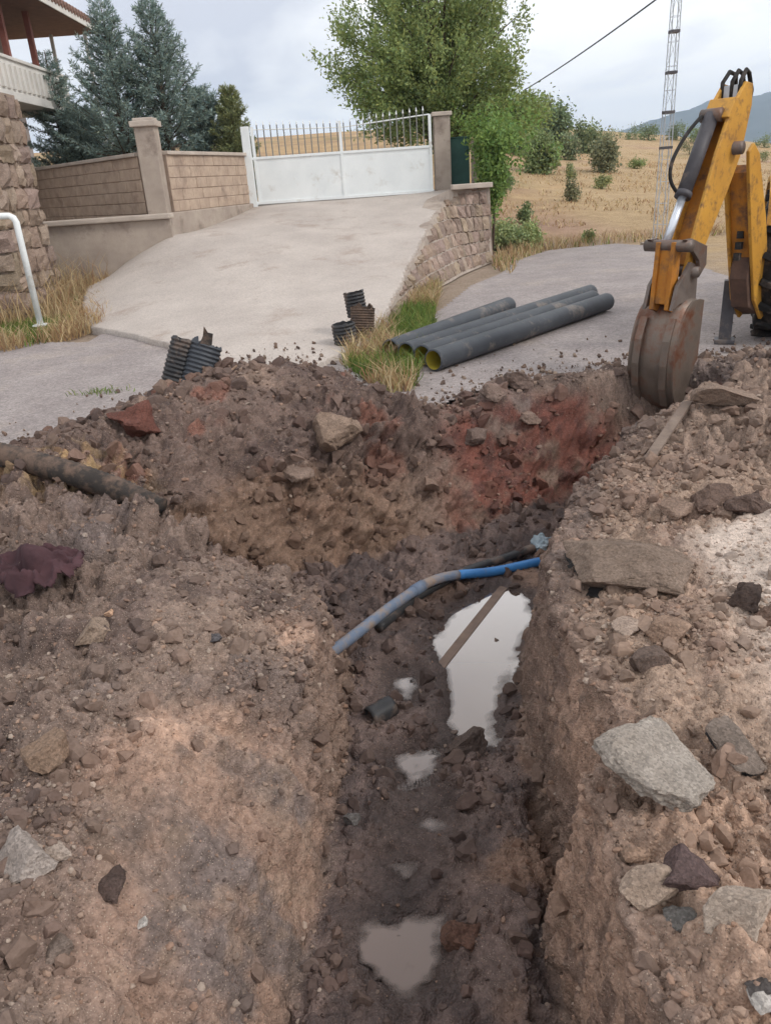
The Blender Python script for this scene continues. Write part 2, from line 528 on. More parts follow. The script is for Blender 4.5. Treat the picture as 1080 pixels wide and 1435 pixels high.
FOIL = mat('pale_plastic_film', srgb(176, 188, 196), srgb(128, 142, 150), scale=16, rough=.35, bump=.5, bscale=40)
GALV = mat('galvanised_steel', srgb(186, 190, 196), srgb(164, 168, 174), scale=6, rough=.5, bump=.05, metal=.3)
WIRE_M = mat('dark_cable', srgb(72, 74, 80), scale=6)
LEAF = leaf_mat('green_leaf', srgb(142, 156, 100))
LEAF_VINE = leaf_mat('vine_leaf', srgb(122, 148, 82))
NEEDLE = leaf_mat('blue_needle', srgb(138, 155, 147), trans=.2)
NEEDLE2 = leaf_mat('green_needle', srgb(140, 146, 104), trans=.2)
BUSH = leaf_mat('bush_leaf', srgb(132, 142, 108), trans=.3)
GRASS = leaf_mat('grass_blade', (1, 1, 1), trans=.3)

# ------------------------------------------------------------------ the dug ground
FLOOR_Z = -.75
FLOOR_POLY = [(.36, .5), (.40, 1.1), (.42, 1.5), (.44, 1.88), (.57, 2.0), (.56, 2.4), (.54, 2.8), (.68, 3.48), (1.0, 4.14), (1.44, 4.75), (1.85, 5.15), (2.4, 5.55),
              (2.55, 5.95), (2.2, 6.0), (1.5, 5.68), (.97, 5.34), (.51, 5.09), (.08, 4.87), (-.31, 4.62), (-.78, 4.45), (-1.14, 4.24),
              (-1.10, 4.0), (-.76, 3.84), (-.34, 3.66), (-.23, 3.45), (-.25, 3.09), (-.28, 2.61), (-.31, 2.06), (-.40, 1.58), (-.44, .5)]
RIM = RBF([(-1.25, 2.9, .10), (-1.05, 2.3, .07), (-1.5, 3.4, .13), (-1.7, 1.9, .1), (-1.9, 2.6, .02), (-1.3, 1.1, .08),
    (-.95, .6, .0), (-.92, 1.1, .0), (-.55, .8, -.44), (-.54, 1.2, -.44), (-.52, 1.6, -.44), (-.44, 2.1, -.42), (-.40, 2.5, -.34), (-.74, 1.2, -.2), (-.72, 1.6, -.2), (-.66, 2.1, -.18), (-.58, 2.5, -.15), (-.95, 1.55, .0), (-2, 1, .05), (-4, 1, .05), (-.85, 2.0, -.01), (-.7, 2.6, -.05), (-.36, 2.95, -.22), (-.30, 3.35, -.27), (-.5, 3.55, -.24),
    (-.85, 3.3, -.06), (-1.2, 3.8, .06), (-2, 3, .1), (-3, 3, .1), (-4.5, 3, .05), (-1.6, 2.4, .06), (-1.3, 1.6, .03),
    (-2.2, 4.45, .27), (-3.2, 4.4, .16), (-1.75, 4.85, .3), (-1.5, 5.3, .33), (-1.22, 6.0, .38), (-.7, 6.1, .36), (-.28, 5.75, .24), (.12, 5.55, .1), (.36, 5.5, .03),
    (.95, 5.95, .1), (1.5, 6.1, .12), (2.1, 6.2, .12), (2.9, 6.2, .15), (3.5, 6.1, .15), (4.8, 6.1, .1),
    (-.3, 4.95, -.30), (.2, 5.22, -.32), (.6, 5.4, -.26), (1.0, 5.65, -.16), (1.5, 5.9, -.08), (-.75, 4.7, -.24), (-1.0, 4.6, -.16), (-1.28, 4.2, .02), (-1.22, 3.92, .04),
    (-.7, 5.3, .12), (-1.2, 4.9, .16), (-.2, 5.35, .02), (-1.5, 4.3, .12),
    (.45, .6, .0), (.48, 1.1, .0), (.52, 1.5, .0), (.62, 2.2, .0), (.72, 3.0, .0), (1.17, 4.0, .02), (1.62, 4.5, .05), (2.05, 5.2, .1), (2.5, 5.6, .12),
    (1.5, 3, .04), (2, 4, .13), (2.5, 4.8, .26), (3.1, 5.1, .26), (1.5, 2, .0), (1.5, 1, -.01), (3, 2, .0), (3, 3.2, .03), (4.5, 5, .18), (4.5, 3.5, .05), (4.8, 1, .0), (3.2, 4.1, .12),
    (-4.8, 4.6, .0), (-2.9, 5.15, .0), (-2.35, 5.85, .0), (-1.95, 6.75, .0), (-1.62, 7.2, .0), (-1.0, 7.4, .0), (-.5, 7.15, .0), (-.05, 6.5, .0), (.32, 5.9, .0), (.5, 5.85, .0),
    (.85, 6.2, .0), (1.14, 6.4, .0), (1.64, 6.5, .0), (2.2, 6.65, .0), (3, 6.7, .0), (4.8, 6.7, .0), (-4, 7, .0), (0.5, 7.4, 0), (2, 7.6, 0), (4.6, 7.6, 0), (-2.6, 7.5, .0)], .004)
YB_X = [-6, -5.2, -2.9, -2.3, -1.9, -1.6, -1.0, -.5, -.05, .3, .45, .8, 1.14, 1.64, 2.2, 2.9, 6]
YB_Y = [4.2, 4.3, 5.05, 5.75, 6.7, 7.15, 7.35, 7.1, 6.5, 5.75, 5.7, 6.05, 6.25, 6.38, 6.48, 6.56, 6.6]
PUDDLES = {
    'main': [(700, 822), (745, 838), (745, 872), (718, 930), (697, 1000), (693, 1045), (630, 1052), (622, 1000), (613, 955), (610, 890), (640, 848)],
    'b': [(552, 1138), (580, 1150), (590, 1122), (612, 1122), (622, 1178), (600, 1190), (560, 1168)],
    'c': [(556, 1210), (586, 1212), (578, 1252), (548, 1252)],
    'd': [(516, 1300), (608, 1288), (614, 1322), (602, 1378), (560, 1392), (524, 1342)],
    'e': [(556, 948), (576, 946), (577, 982), (560, 978)],
    'f': [(562, 1062), (600, 1058), (598, 1100), (566, 1104)]}
PUD_W = {k: [tuple(gz(*p, FLOOR_Z)[:2]) for p in v] for k, v in PUDDLES.items()}


def wall_width(X, Y):
    w = np.full(X.shape, .115)
    w = w + .03 * sstep(.1, -.3, X) * sstep(2.6, 1.7, Y)            # the near left bank leans back a little
    w = w + .14 * sstep(4.0, 4.7, Y) * sstep(1.9, .8, X)
    w = w + .16 * sstep(5.1, 5.5, Y) * sstep(-.2, .6, X)
    return w


def base_height(X, Y):
    X = np.asarray(X, float); Y = np.asarray(Y, float)
    g = RIM(X, Y)
    d = poly_sd(FLOOR_POLY, X, Y)
    d = d + .04 * fbm(X, Y, X * 0, .45, 3, 11) + .016 * fbm(X, Y, X * 0, .11, 2, 15)
    t = np.clip(d / wall_width(X, Y), 0, 1)
    t = np.where(t < .12, t * t / .24, t - .06) / .94
    t = 1 - (1 - t) ** 1.12
    fl = FLOOR_Z + .05 + .06 * fbm(X, Y, X * 0 + 5, .45, 3, 21)
    for k, P in PUD_W.items():
        sd = poly_sd(P, X, Y) + .05 * fbm(X, Y, X * 0, .16, 4, 25, .6) - (.0 if k == 'main' else .035)
        k2 = sstep(.22, .02, sd)
        fl = np.where(d < 0.08, fl * (1 - k2) + (FLOOR_Z + np.clip(sd, -.07, .10) * .5) * k2, fl)
    fl = fl - .05 * sstep(-.07, -.01, d) * sstep(.035, .0, d) * sstep(3.6, 3.3, Y)            # shadowed groove at the foot of the walls
    z = fl + (g - fl) * t
    yb = np.interp(X, YB_X, YB_Y) + .10 * fbm(X, Y, X * 0, .5, 3, 31)
    z = z - .16 * sstep(0, .3, Y - yb)
    return z


NR, NC = 600, 660
_u = np.linspace(math.asinh(.12 / 1.65), math.asinh(7.75 / 1.65), NR)
ROWS = 1.65 * np.sinh(_u)
_fu = np.linspace(-1, 1, 950)
X0 = np.zeros((NR, NC)); Y0 = np.repeat(ROWS[:, None], NC, 1)
_fine_x = np.stack([(1.75 + .5 * yy) * _fu + (5.6 - (1.75 + .5 * yy)) * np.sign(_fu) * np.abs(_fu) ** 7 for yy in ROWS])
_fine_z = base_height(_fine_x, np.repeat(ROWS[:, None], len(_fu), 1))
for i in range(NR):
    du = np.diff(_fu)
    seg = du + np.hypot(np.diff(_fine_x[i]) * 0, np.diff(_fine_z[i])) * .42 / (1.75 + .5 * ROWS[i]) * 2
    s = np.r_[0, np.cumsum(seg)]
    X0[i] = np.interp(np.linspace(0, s[-1], NC), s, _fine_x[i])
Z0 = base_height(X0, Y0)
# normals of the base surface
P0 = np.stack([X0, Y0, Z0], -1)
N0 = np.cross(np.gradient(P0, axis=1), np.gradient(P0, axis=0))
N0 /= np.linalg.norm(N0, axis=-1, keepdims=True) + 1e-9
N0 = np.where(N0[..., 2:3] < 0, -N0, N0)
DSD = poly_sd(FLOOR_POLY, X0, Y0)
YB0 = np.interp(X0, YB_X, YB_Y)
on_heap = sstep(3.4, 4.6, Y0) * sstep(1.4, .6, X0)
right_top = sstep(.0, .25, X0 - np.interp(Y0, [0, 1.5, 3, 4, 5.2, 6], [.45, .5, .72, 1.17, 2.05, 2.8])) * sstep(5.6, 5.2, Y0)
# pale compacted surface far right
pale_r = sstep(0, .35, X0 - np.interp(Y0, [0, 1.2, 1.8, 2.5, 3.2, 3.7], [.75, .82, 1.05, 1.15, 1.2, 2.2])) * sstep(3.75, 3.2, Y0) * right_top
floor_m = sstep(.02, -.02, DSD + .02 * fbm(X0, Y0, Z0 * 0, .2, 3, 83))
wall_m = sstep(.97, .75, N0[..., 2])
left_bank = sstep(-.35, -.7, X0) * sstep(4.6, 4.0, Y0)
amp = .50 + .55 * on_heap + .15 * right_top - .5 * pale_r + .25 * floor_m + .5 * left_bank
amp = amp * (1 - .25 * floor_m)
amp = amp + .5 * sstep(3.6, 4.6, Y0) * sstep(.8, 1.6, X0)
amp *= (.55 + .9 * sstep(-.4, .5, fbm(X0, Y0, Z0, .8, 2, 91)))
face_s = np.clip(sstep(.42, .24, np.abs(X0 + .55)) * sstep(2.6, 2.1, Y0) * (DSD > 0), 0, 1)          # dug, sheared faces
face_s = np.maximum(face_s, sstep(.02, .10, X0 - .3) * sstep(-.01, .03, DSD) * sstep(.02, -.06, Z0) * sstep(4.4, 4.0, Y0))
amp = amp * (1 - .58 * face_s * sstep(-.35, .05, fbm(X0, Y0, Z0, .45, 3, 93) + .15))
pud = np.minimum.reduce([poly_sd(P, X0, Y0) - (0 if k == 'main' else .025) for k, P in PUD_W.items()])
amp = np.where(floor_m > .1, amp * (.35 + .65 * sstep(-.02, .12, pud)), amp)
disp = (.07 * fbm(X0, Y0, Z0, .32, 3, 41) + .14 * (lumps(X0, Y0, Z0, .19, 51, .6) - .25) * sstep(.5, 1.1, amp)
        + .072 * (lumps(X0, Y0, Z0, .085, 61, .7) - .3) + .046 * (lumps(X0, Y0, Z0, .036, 71) - .4) + .022 * fbm(X0, Y0, Z0, .03, 2, 81)) * amp
_scr = np.sin((Y0 + .05 * fbm(X0, Y0, Z0, .3, 2, 85)) * 2 * math.pi / .105) * sstep(.0, .3, fbm(X0, Y0, Z0 * .5, .5, 2, 86))
_scx = np.sin((X0 + .04 * fbm(X0, Y0, Z0, .3, 2, 88)) * 2 * math.pi / .12) * sstep(-.05, .3, fbm(X0, Y0, Z0 * .5, .6, 2, 84)) * sstep(4.4, 4.8, Y0) * sstep(5.9, 5.5, Y0) * sstep(.1, -.1, Z0) * (DSD > .02)
disp = disp + .010 * _scr * face_s + .008 * _scx
disp = disp + face_s * (.012 * fbm(X0 * 5, Y0 * 5, Z0 * 1.2, .25, 3, 87) + .006 * fbm(X0 * 2, Y0 * 9, Z0 * 1.5, .12, 2, 89))
disp = disp * sstep(-.35, -.1, YB0 - Y0 + .4)
PF = P0 + N0 * disp[..., None]
_keepdry = FLOOR_Z - .004 + .034 * sstep(.02, .12, pud + .03 * fbm(X0, Y0, Z0 * 0, .1, 2, 95)) + .012 * fbm(X0, Y0, Z0 * 0, .05, 2, 97)
PF[..., 2] = np.where((pud > .02 + .05 * fbm(X0, Y0, Z0 * 0, .12, 2, 99)) & (pud < .3), np.maximum(PF[..., 2], _keepdry), PF[..., 2])


def C(r, g, b):
    return np.array(srgb(r, g, b))


def blend(col, c, m):
    return col * (1 - m[..., None]) + c * m[..., None]


EARTH_GAIN = .98
X, Y, Z = PF[..., 0], PF[..., 1], PF[..., 2]
n_big = fbm(X, Y, Z, .7, 4, 101); n_mid = fbm(X, Y, Z, .22, 4, 111); n_sm = fbm(X, Y, Z, .09, 3, 121)
col = np.ones(X.shape + (3,)) * C(126, 108, 98)
col = blend(col, C(104, 88, 81), sstep(-.1, .3, n_mid))
col = blend(col, C(146, 126, 113), sstep(.15, .4, n_big) * .7)
col = blend(col, C(116, 104, 100), sstep(.1, .35, fbm(X, Y, Z, .5, 3, 103)) * .7)
# heap: darker, browner, red-brown streaks
col = blend(col, C(106, 88, 81), on_heap * .8)
col = blend(col, C(90, 75, 70), on_heap * sstep(.0, .3, n_mid) * .8)
col = blend(col, C(126, 82, 68), on_heap * sstep(.22, .4, fbm(X, Y, Z, .4, 3, 131)) * .7)
col = blend(col, C(146, 124, 110), on_heap * sstep(.18, .4, fbm(X, Y, Z, .55, 3, 133)) * .7)
# near left face: pinkish subsoil
face_l = sstep(.50, .26, np.abs(X + .55) + .25 * n_big) * sstep(2.75, 2.2, Y) * sstep(-.02, .05, DSD)
col = blend(col, C(154, 127, 111), face_l * sstep(-.35, .15, n_mid) * .9)
col = blend(col, C(150, 128, 112), face_l * sstep(.1, .35, n_sm) * .5)
pk = sstep(.25, .0, np.hypot((X + .42) * .9, Y - 2.95)) + sstep(.3, .05, np.hypot(X + .75, Y - 2.2))
col = blend(col, C(184, 152, 132), np.clip(pk, 0, 1) * .8 * sstep(-.5, 0, n_mid))
# trench floor: dark wet mud
col = blend(col, C(106, 89, 83), floor_m)
col = blend(col, C(80, 67, 64), floor_m * sstep(-.05, .3, n_mid))
col = blend(col, C(122, 96, 80), floor_m * sstep(.15, .35, fbm(X, Y, Z, .3, 3, 141)) * sstep(.1, .4, X) * .8)
# walls
low = sstep(-.15, -.5, Z) * (1 - floor_m) * (Y > .3) * (1 - sstep(2.7, 2.3, Y) * (X < .2))
col = blend(col, C(130, 108, 95), low * .8)
wr = right_top * 0 + sstep(-.05, .1, X - np.interp(Y, [0, 1.5, 3, 4, 5.2], [.3, .36, .5, .85, 1.6])) * sstep(.05, -.1, Z) * sstep(.0, .04, DSD) * (Y < 4.6)
col = blend(col, C(122, 102, 91), wr)
col = blend(col, C(160, 132, 114), wr * np.maximum(sstep(2.95, 2.1, Y) * sstep(-.55, -.3, Z), sstep(2.05, 1.9, Y) * sstep(-.78, -.66, Z)) * .85)
col = blend(col, C(92, 76, 70), wr * sstep(.1, .35, n_sm) * .6)
red = sstep(.3, .7, X) * sstep(4.95, 5.2, Y) * sstep(6.15, 5.95, Y) * sstep(.04, -.10, Z + .08 * n_mid) * sstep(-.03, .03, DSD)
col = blend(col, C(114, 68, 57), red * sstep(-.25, .15, n_mid + .2) * .95)
col = blend(col, C(82, 54, 50), red * sstep(.05, .3, n_sm) * .7)
pitb = sstep(.35, .0, X) * sstep(3.9, 4.2, Y) * sstep(5.3, 5.0, Y) * sstep(-.05, -.2, Z) * (1 - floor_m)
col = blend(col, C(122, 98, 82), pitb * .8)
# right bank
rt = right_top * (Z > -.12)
col = blend(col, C(160, 137, 120), rt * .9)
col = blend(col, C(146, 122, 108), rt * sstep(-.05, .3, n_mid))
col = blend(col, C(174, 145, 125), rt * sstep(.1, .35, n_big) * .8)
col = blend(col, C(190, 174, 162), pale_r * sstep(-.5, -.05, n_mid + .25))
col = blend(col, C(146, 126, 113), rt * sstep(3.5, 4.3, Y) * .75)
# dry grass remains on the left crest
straw = sstep(.4, .1, np.hypot((X + 1.9) * .6, Y - 4.35))
col = blend(col, C(176, 148, 108), straw * sstep(-.1, .2, n_sm) * .8)
pudn = sstep(.16, .0, pud) * floor_m
col = blend(col, C(66, 55, 52), pudn * .75)
wet = np.clip(floor_m * .75 + pudn * .4 + red * .35 + low * .2, 0, 1) * np.clip(.75 + n_mid * .8, 0, 1)
idx = np.arange(NR * NC).reshape(NR, NC)
quads = np.stack([idx[:-1, :-1], idx[:-1, 1:], idx[1:, 1:], idx[1:, :-1]], -1).reshape(-1, 4)
earth = link('earth', fast_mesh('earth', PF.reshape(-1, 3), quads, col.reshape(-1, 3) * EARTH_GAIN, {'wet': wet.ravel()}), EARTH, smooth=True)
tag(earth, 'brown dug earth with an open trench running to the digger bucket', None, None, 'structure')


def pf_height(x, y):
    """height of the finished ground under points x, y"""
    g = np.clip(np.searchsorted(ROWS, y), 1, NR - 1)
    out = np.empty(len(x))
    for k in range(len(x)):
        if abs(x[k]) > 5.4 or y[k] > 7.7 or y[k] < .15:
            out[k] = 0
        else:
            out[k] = np.interp(x[k], np.maximum.accumulate(PF[g[k], :, 0]), PF[g[k], :, 2])
    return out


def earth_hit(px, py, r0=1.2, r1=9.0):
    d = ray(px, py)
    t = np.linspace(r0, r1, 1100)
    p = CO[None] + d[None] * t[:, None]
    z = pf_height(p[:, 0], p[:, 1])
    k = np.argmax(p[:, 2] < z)
    return p[k].copy(), float(t[k])


# water in the trench: level sheets that thin out over the mud at their rims
for k, P in PUD_W.items():
    P = np.array(P)
    lo, hi = P.min(0) - .22, P.max(0) + .22
    xs_, ys_ = np.arange(lo[0], hi[0], .013), np.arange(lo[1], hi[1], .013)
    WX, WY = np.meshgrid(xs_, ys_)
    gi = np.argmin(np.abs(ROWS[:, None] - ys_[None]), 0)
    FZ = np.stack([np.interp(xs_, PF[g, :, 0], PF[g, :, 2]) for g in gi])
    dep = (FLOOR_Z - .004) - FZ + (.012 if k == 'main' else -.002) + (.008 if k == 'main' else .022) * fbm(WX, WY, WX * 0, .075, 3, 28, .6)
    sdw = poly_sd(P, WX, WY) + .10 * fbm(WX, WY, WX * 0, .13, 4, 27, .6) - .01
    ii = np.arange(WX.size).reshape(WX.shape)
    q = np.stack([ii[:-1, :-1], ii[:-1, 1:], ii[1:, 1:], ii[1:, :-1]], -1).reshape(-1, 4)
    q = q[(sdw.ravel()[q] < .12).all(1)]
    used = np.unique(q); rm = np.full(WX.size, -1); rm[used] = np.arange(len(used))
    V = np.stack([WX.ravel(), WY.ravel(), np.full(WX.size, FLOOR_Z - .004)], -1)[used]
    rim = np.clip(1 - sstep(.03, .115, sdw), 0, 1).ravel()[used]
    o = link('puddle', fast_mesh('puddle', V, rm[q], None, {'depth': np.minimum(dep.ravel()[used], .2) * rim}), WATER)
    tag(o, None, None, None, 'structure')

# ------------------------------------------------------------------ road, ramp, far ground, yard
def grid_sheet(name, xs, ys, zf, keep, m, smooth=True, colf=None):
    XX, YY = np.meshgrid(xs, ys)
    ZZ = zf(XX, YY)
    n = len(xs)
    ii = np.arange(XX.size).reshape(XX.shape)
    q = np.stack([ii[:-1, :-1], ii[:-1, 1:], ii[1:, 1:], ii[1:, :-1]], -1).reshape(-1, 4)
    cx = (XX[:-1, :-1] + XX[1:, 1:]).ravel() / 2; cy = (YY[:-1, :-1] + YY[1:, 1:]).ravel() / 2
    q = q[keep(cx, cy)]
    used = np.unique(q)
    rm = np.full(XX.size, -1); rm[used] = np.arange(len(used))
    V = np.stack([XX.ravel(), YY.ravel(), ZZ.ravel()], -1)[used]
    c = colf(V) if colf else None
    return link(name, fast_mesh(name, V, rm[q], c), m, smooth=smooth)


RAMP_Z = RBF([(-3.9, 10.9, .03), (-4.8, 14.4, .22), (-4.2, 14.4, .6), (-3.42, 14.4, .95), (-2.3, 18, 1.26), (1.7, 18, 1.32), (1.74, 17.5, 1.28), (1.11, 14.5, .8), (.63, 12, .46),
              (.28, 10, .24), (0, 8.5, .07), (-1.35, 7.4, .03), (-2.3, 8.9, .04), (-3.2, 9.9, .03), (-1.5, 12, .5), (-1.5, 15, .95), (-1, 9.5, .17), (-2.3, 19.5, 1.3), (1.75, 19.5, 1.32)])
RAMP_POLY = [(-3.95, 10.9), (-3.1, 9.9), (-2.3, 8.9), (-1.75, 8.0), (-1.35, 7.3), (-.75, 7.1), (-.12, 8.1), (.02, 8.6), (.28, 10), (.63, 12), (1.11, 14.5), (1.66, 17), (1.9, 17.6), (1.9, 19),
             (-2.5, 19), (-2.5, 18), (-3.36, 14.62), (-4.2, 14.62), (-5.0, 14.62), (-4.6, 13)]


def road_keep(x, y):
    yb = np.interp(x, YB_X, YB_Y) + .10 * fbm(x, y, x * 0, .5, 3, 31)
    ins = (y > yb - .03) | (np.abs(x) > 5.5)
    near = (y < yb + .4) & (y > yb - .4)
    zz = np.full(x.shape, 1.0)
    zz[near] = base_height(x[near], y[near]) + .16 * sstep(0, .3, y[near] - yb[near])
    ins &= (zz > -.03) & ~((x > .1) & (x < 1.1) & (y < yb + .10))
    left = (x < 0.3) & (y < 10.4 + np.clip(-x - 3.6, -9, 1.2) * 0) & ~((x < -3.6) & (y > 9.3 + (x + 3.6) * -.35 + .55))
    right = (x >= .3) & (y < np.interp(x, [.3, .9, 1.6, 2.3, 2.9, 3.9, 5.5, 9, 16], [8.3, 10.4, 12.6, 13.9, 15.8, 17.4, 17.9, 9, 9])) & (x < np.interp(y + .5 * fbm(x, y, x * 0, 2.0, 3, 207), [0, 7.2, 8.5, 10, 13, 16, 18], [16, 9, 6.0, 5.2, 5.4, 6.2, 7]))
    return ins & (left | right) & (x < 15) & (x > -12) & (y > .3)


road = grid_sheet('road', np.linspace(-12, 16, 467), np.linspace(.3, 19, 335), lambda x, y: .012 * fbm(x, y, x * 0, 1.3, 3, 201) + 0 * x, road_keep, ROAD_M)
tag(road, None, None, None, 'structure')

rp_sd = lambda x, y: poly_sd(RAMP_POLY, x + .05 * fbm(x, y, x * 0, .6, 3, 3), y)
rx, ry = np.linspace(-5.4, 2.2, 200), np.linspace(6.9, 19.2, 300)
ramp = grid_sheet('concrete_ramp', rx, ry, lambda x, y: RAMP_Z(x, y) + .02 + .008 * fbm(x, y, x * 0, .8, 3, 205), lambda x, y: rp_sd(x, y) < 0, RAMP_M)
bmr = bmesh.new(); bmr.from_mesh(ramp.data)
ed = [e for e in bmr.edges if e.is_boundary]
ex = bmesh.ops.extrude_edge_only(bmr, edges=ed)
for v in [g for g in ex['geom'] if isinstance(g, bmesh.types.BMVert)]:
    v.co.z -= .35
bmr.to_mesh(ramp.data); bmr.free()
tag(ramp, 'pale concrete driveway ramp', None, None, 'structure')


def hill(x, y):
    yy = np.maximum(y, 1)
    hr = np.clip(7.3 - .125 * x * 80 / np.maximum(y, 30), 1.7, 6.3)
    t = np.clip((y - 18) / 66, 0, 1)
    h = hr * (t ** .9) - .045 * np.clip(y - 88, 0, 200) + .55 * fbm(x, y, x * 0, 16, 4, 301) * np.clip((y - 19) / 14, 0, 1)
    bank = .9 * sstep(5.5, 1.0, x - (y - 24) * .14) * sstep(22, 30, y) * sstep(60, 40, y)
    return np.where(y > 18, np.maximum(h + bank, -8), 0) - .05 + .03 * fbm(x, y, x * 0, 3, 2, 305) * (y > 18)


gxs = np.concatenate([-np.geomspace(900, 30, 24), np.linspace(-28, 60, 177), np.geomspace(62, 900, 26)])
gys = np.concatenate([[-400, -100, -30, -8], np.linspace(-2, 30, 65), np.linspace(30.5, 100, 120), np.geomspace(104, 1500, 30)])


def ground_col(V):
    x, y, z = V.T
    n1 = fbm(x, y, z * 0, 9, 4, 311); n2 = fbm(x, y * 2.2, z * 0, 3.2, 4, 321); n3 = fbm(x, y * 3, z * 0, 1.2, 3, 331)
    c = np.ones((len(V), 3)) * C(186, 156, 118)
    c = blend(c, C(166, 138, 108), sstep(-.1, .3, n2))
    c = blend(c, C(196, 168, 128), sstep(.05, .35, n3) * .7)
    c = blend(c, C(172, 140, 124), sstep(.12, .35, n1) * .7)
    c = blend(c, C(140, 130, 92), sstep(.2, .4, fbm(x, y, z * 0, 5, 3, 341)) * .6)
    c = blend(c, C(164, 146, 130), ((y < 19) & (y > -9)) * 1.0)
    c = blend(c, C(184, 158, 122), sstep(8.5, 10.5, y) * sstep(5, 6.5, x) * sstep(-.3, .2, n2 + .2))
    return c


GROUND_M = mat('dry_grassland', (1, 1, 1), (.72, .7, .66), scale=2.2, bump=.8, bscale=9, attr='Col', coord='World', bdist=.12, detail=12)
ground = grid_sheet('ground', gxs, gys, hill, lambda x, y: ~((np.abs(x) < 5.3) & (y > .15) & (y < 7.5)), GROUND_M, colf=ground_col)
tag(ground, None, None, None, 'structure')

yard = grid_sheet('yard', np.linspace(-16, 2.3, 92), np.linspace(14.7, 30, 77), lambda x, y: 1.18 + 0 * x, lambda x, y: ~((x > -3.85 + (y - 14.75) * .33) & (y < 19)) & ~((x < -4) & (y < 14.8 - (x + 4) * 1.0)), mat('yard_soil', srgb(150, 134, 112), srgb(116, 112, 82), scale=1.5, coord='World', bump=.4, bscale=20))
tag(yard, None, None, None, 'structure')

# mountains
mx = np.linspace(-1750, 2600, 260)
my = np.linspace(1500, 2350, 40)
_MX, _MY = np.meshgrid(mx, my)
_ang = _MX / 1700
_top = np.interp(_ang, [-1.1, -.3, .0, .30, .37, .46, .56, .64, .8, 1.5], [110, 60, 30, 52, 84, 116, 138, 165, 165, 120])
_prof = np.sin(np.clip((_MY - 1500) / 850, 0, 1) * math.pi) ** .8
_MZ = -12 + _prof * .74 * (_top * (1 + .25 * fbm(_MX, _MY, _MX * 0, 210, 5, 401)) * 1.25 + 30 * np.abs(fbm(_MX, _MY, _MX * 0, 100, 4, 411)))
_ii = np.arange(_MX.size).reshape(_MX.shape)
_q = np.stack([_ii[:-1, :-1], _ii[:-1, 1:], _ii[1:, 1:], _ii[1:, :-1]], -1).reshape(-1, 4)
mountains = link('mountains', fast_mesh('mountains', np.stack([_MX.ravel(), _MY.ravel(), _MZ.ravel()], -1), _q),
                 mat('scrub_mountain', srgb(98, 100, 88), srgb(74, 80, 70), scale=.012, coord='World', bump=0), smooth=True)
tag(mountains, None, None, None, 'structure')
plain = grid_sheet('plain', np.linspace(-2800, 2800, 20), np.linspace(-500, 2500, 20), lambda x, y: 0 * x - 14, lambda x, y: x > -1e9, mat('far_plain', srgb(150, 140, 110), scale=.01, coord='World', bump=0))
tag(plain, None, None, None, 'structure')

# ------------------------------------------------------------------ stones, clods and gravel
def rock_mesh(name, seed, size, sub=3, cuts=9, rough=.06, rgb=(150, 140, 132), flat=0.0):
    r = np.random.default_rng(seed)
    bm = bmesh.new()
    bmesh.ops.create_icosphere(bm, subdivisions=sub, radius=1)
    V = np.array([v.co[:] for v in bm.verts])
    for _ in range(cuts + 3):
        n = r.normal(size=3); n[2] *= (1 + flat * .6); n /= np.linalg.norm(n)
        d = r.uniform(.38, .70)
        k = V @ n
        V = V - np.clip(k - d, 0, None)[:, None] * n
    q = r.uniform(0, 50)
    ns = fbm(V[:, 0] + q, V[:, 1], V[:, 2], .42, 5, seed % 97, .62)
    V = V * (1 + 2.4 * rough * ns)[:, None]
    V = V / np.abs(V).max(0) * np.asarray(size)[None] / 2
    for v, c in zip(bm.verts, V):
        v.co = c
    me = bpy.data.meshes.new(name)
    bm.to_mesh(me); bm.free()
    a = me.color_attributes.new('Col', 'FLOAT_COLOR', 'POINT')
    shade = .95 + .2 * fbm(V[:, 0] * 8 + q, V[:, 1] * 8, V[:, 2] * 8, .8, 3, 5)
    rgba = np.ones((len(V), 4), np.float32); rgba[:, :3] = C(*rgb)[None] * shade[:, None]
    a.data.foreach_set('color', rgba.ravel())
    return me


def rock(name, px, py, wpx, hpx, seed, rgb, label, cat, thick=.6, tilt=(0, 0, 0), sink=.3, cuts=9, group=None, rough=.07, smooth=False, sub=3):
    """a stone whose outline fills about wpx by hpx photo pixels around (px, py)"""
    p, t = earth_hit(px, py)
    w = wpx * t / 1080; h = hpx * t / 1080
    el = math.asin(min(.95, (CAM_H - p[2]) / t / 1.05))
    dep = max(w * .6, (h - thick * w * .45 * math.cos(el)) / max(.3, math.sin(el)))
    size = (w * 1.1, dep * 1.08, max(.012, w * thick * 1.15))
    me = rock_mesh(name, seed, size, sub, cuts, rough, rgb, flat=.8 if thick < .45 else 0)
    o = link(name, me, STONE, None, smooth)
    o.location = (p[0], p[1], p[2] + size[2] * (.5 - sink - .06))
    o.rotation_euler = (tilt[0], tilt[1], tilt[2])
    tag(o, label, cat, group)
    return o


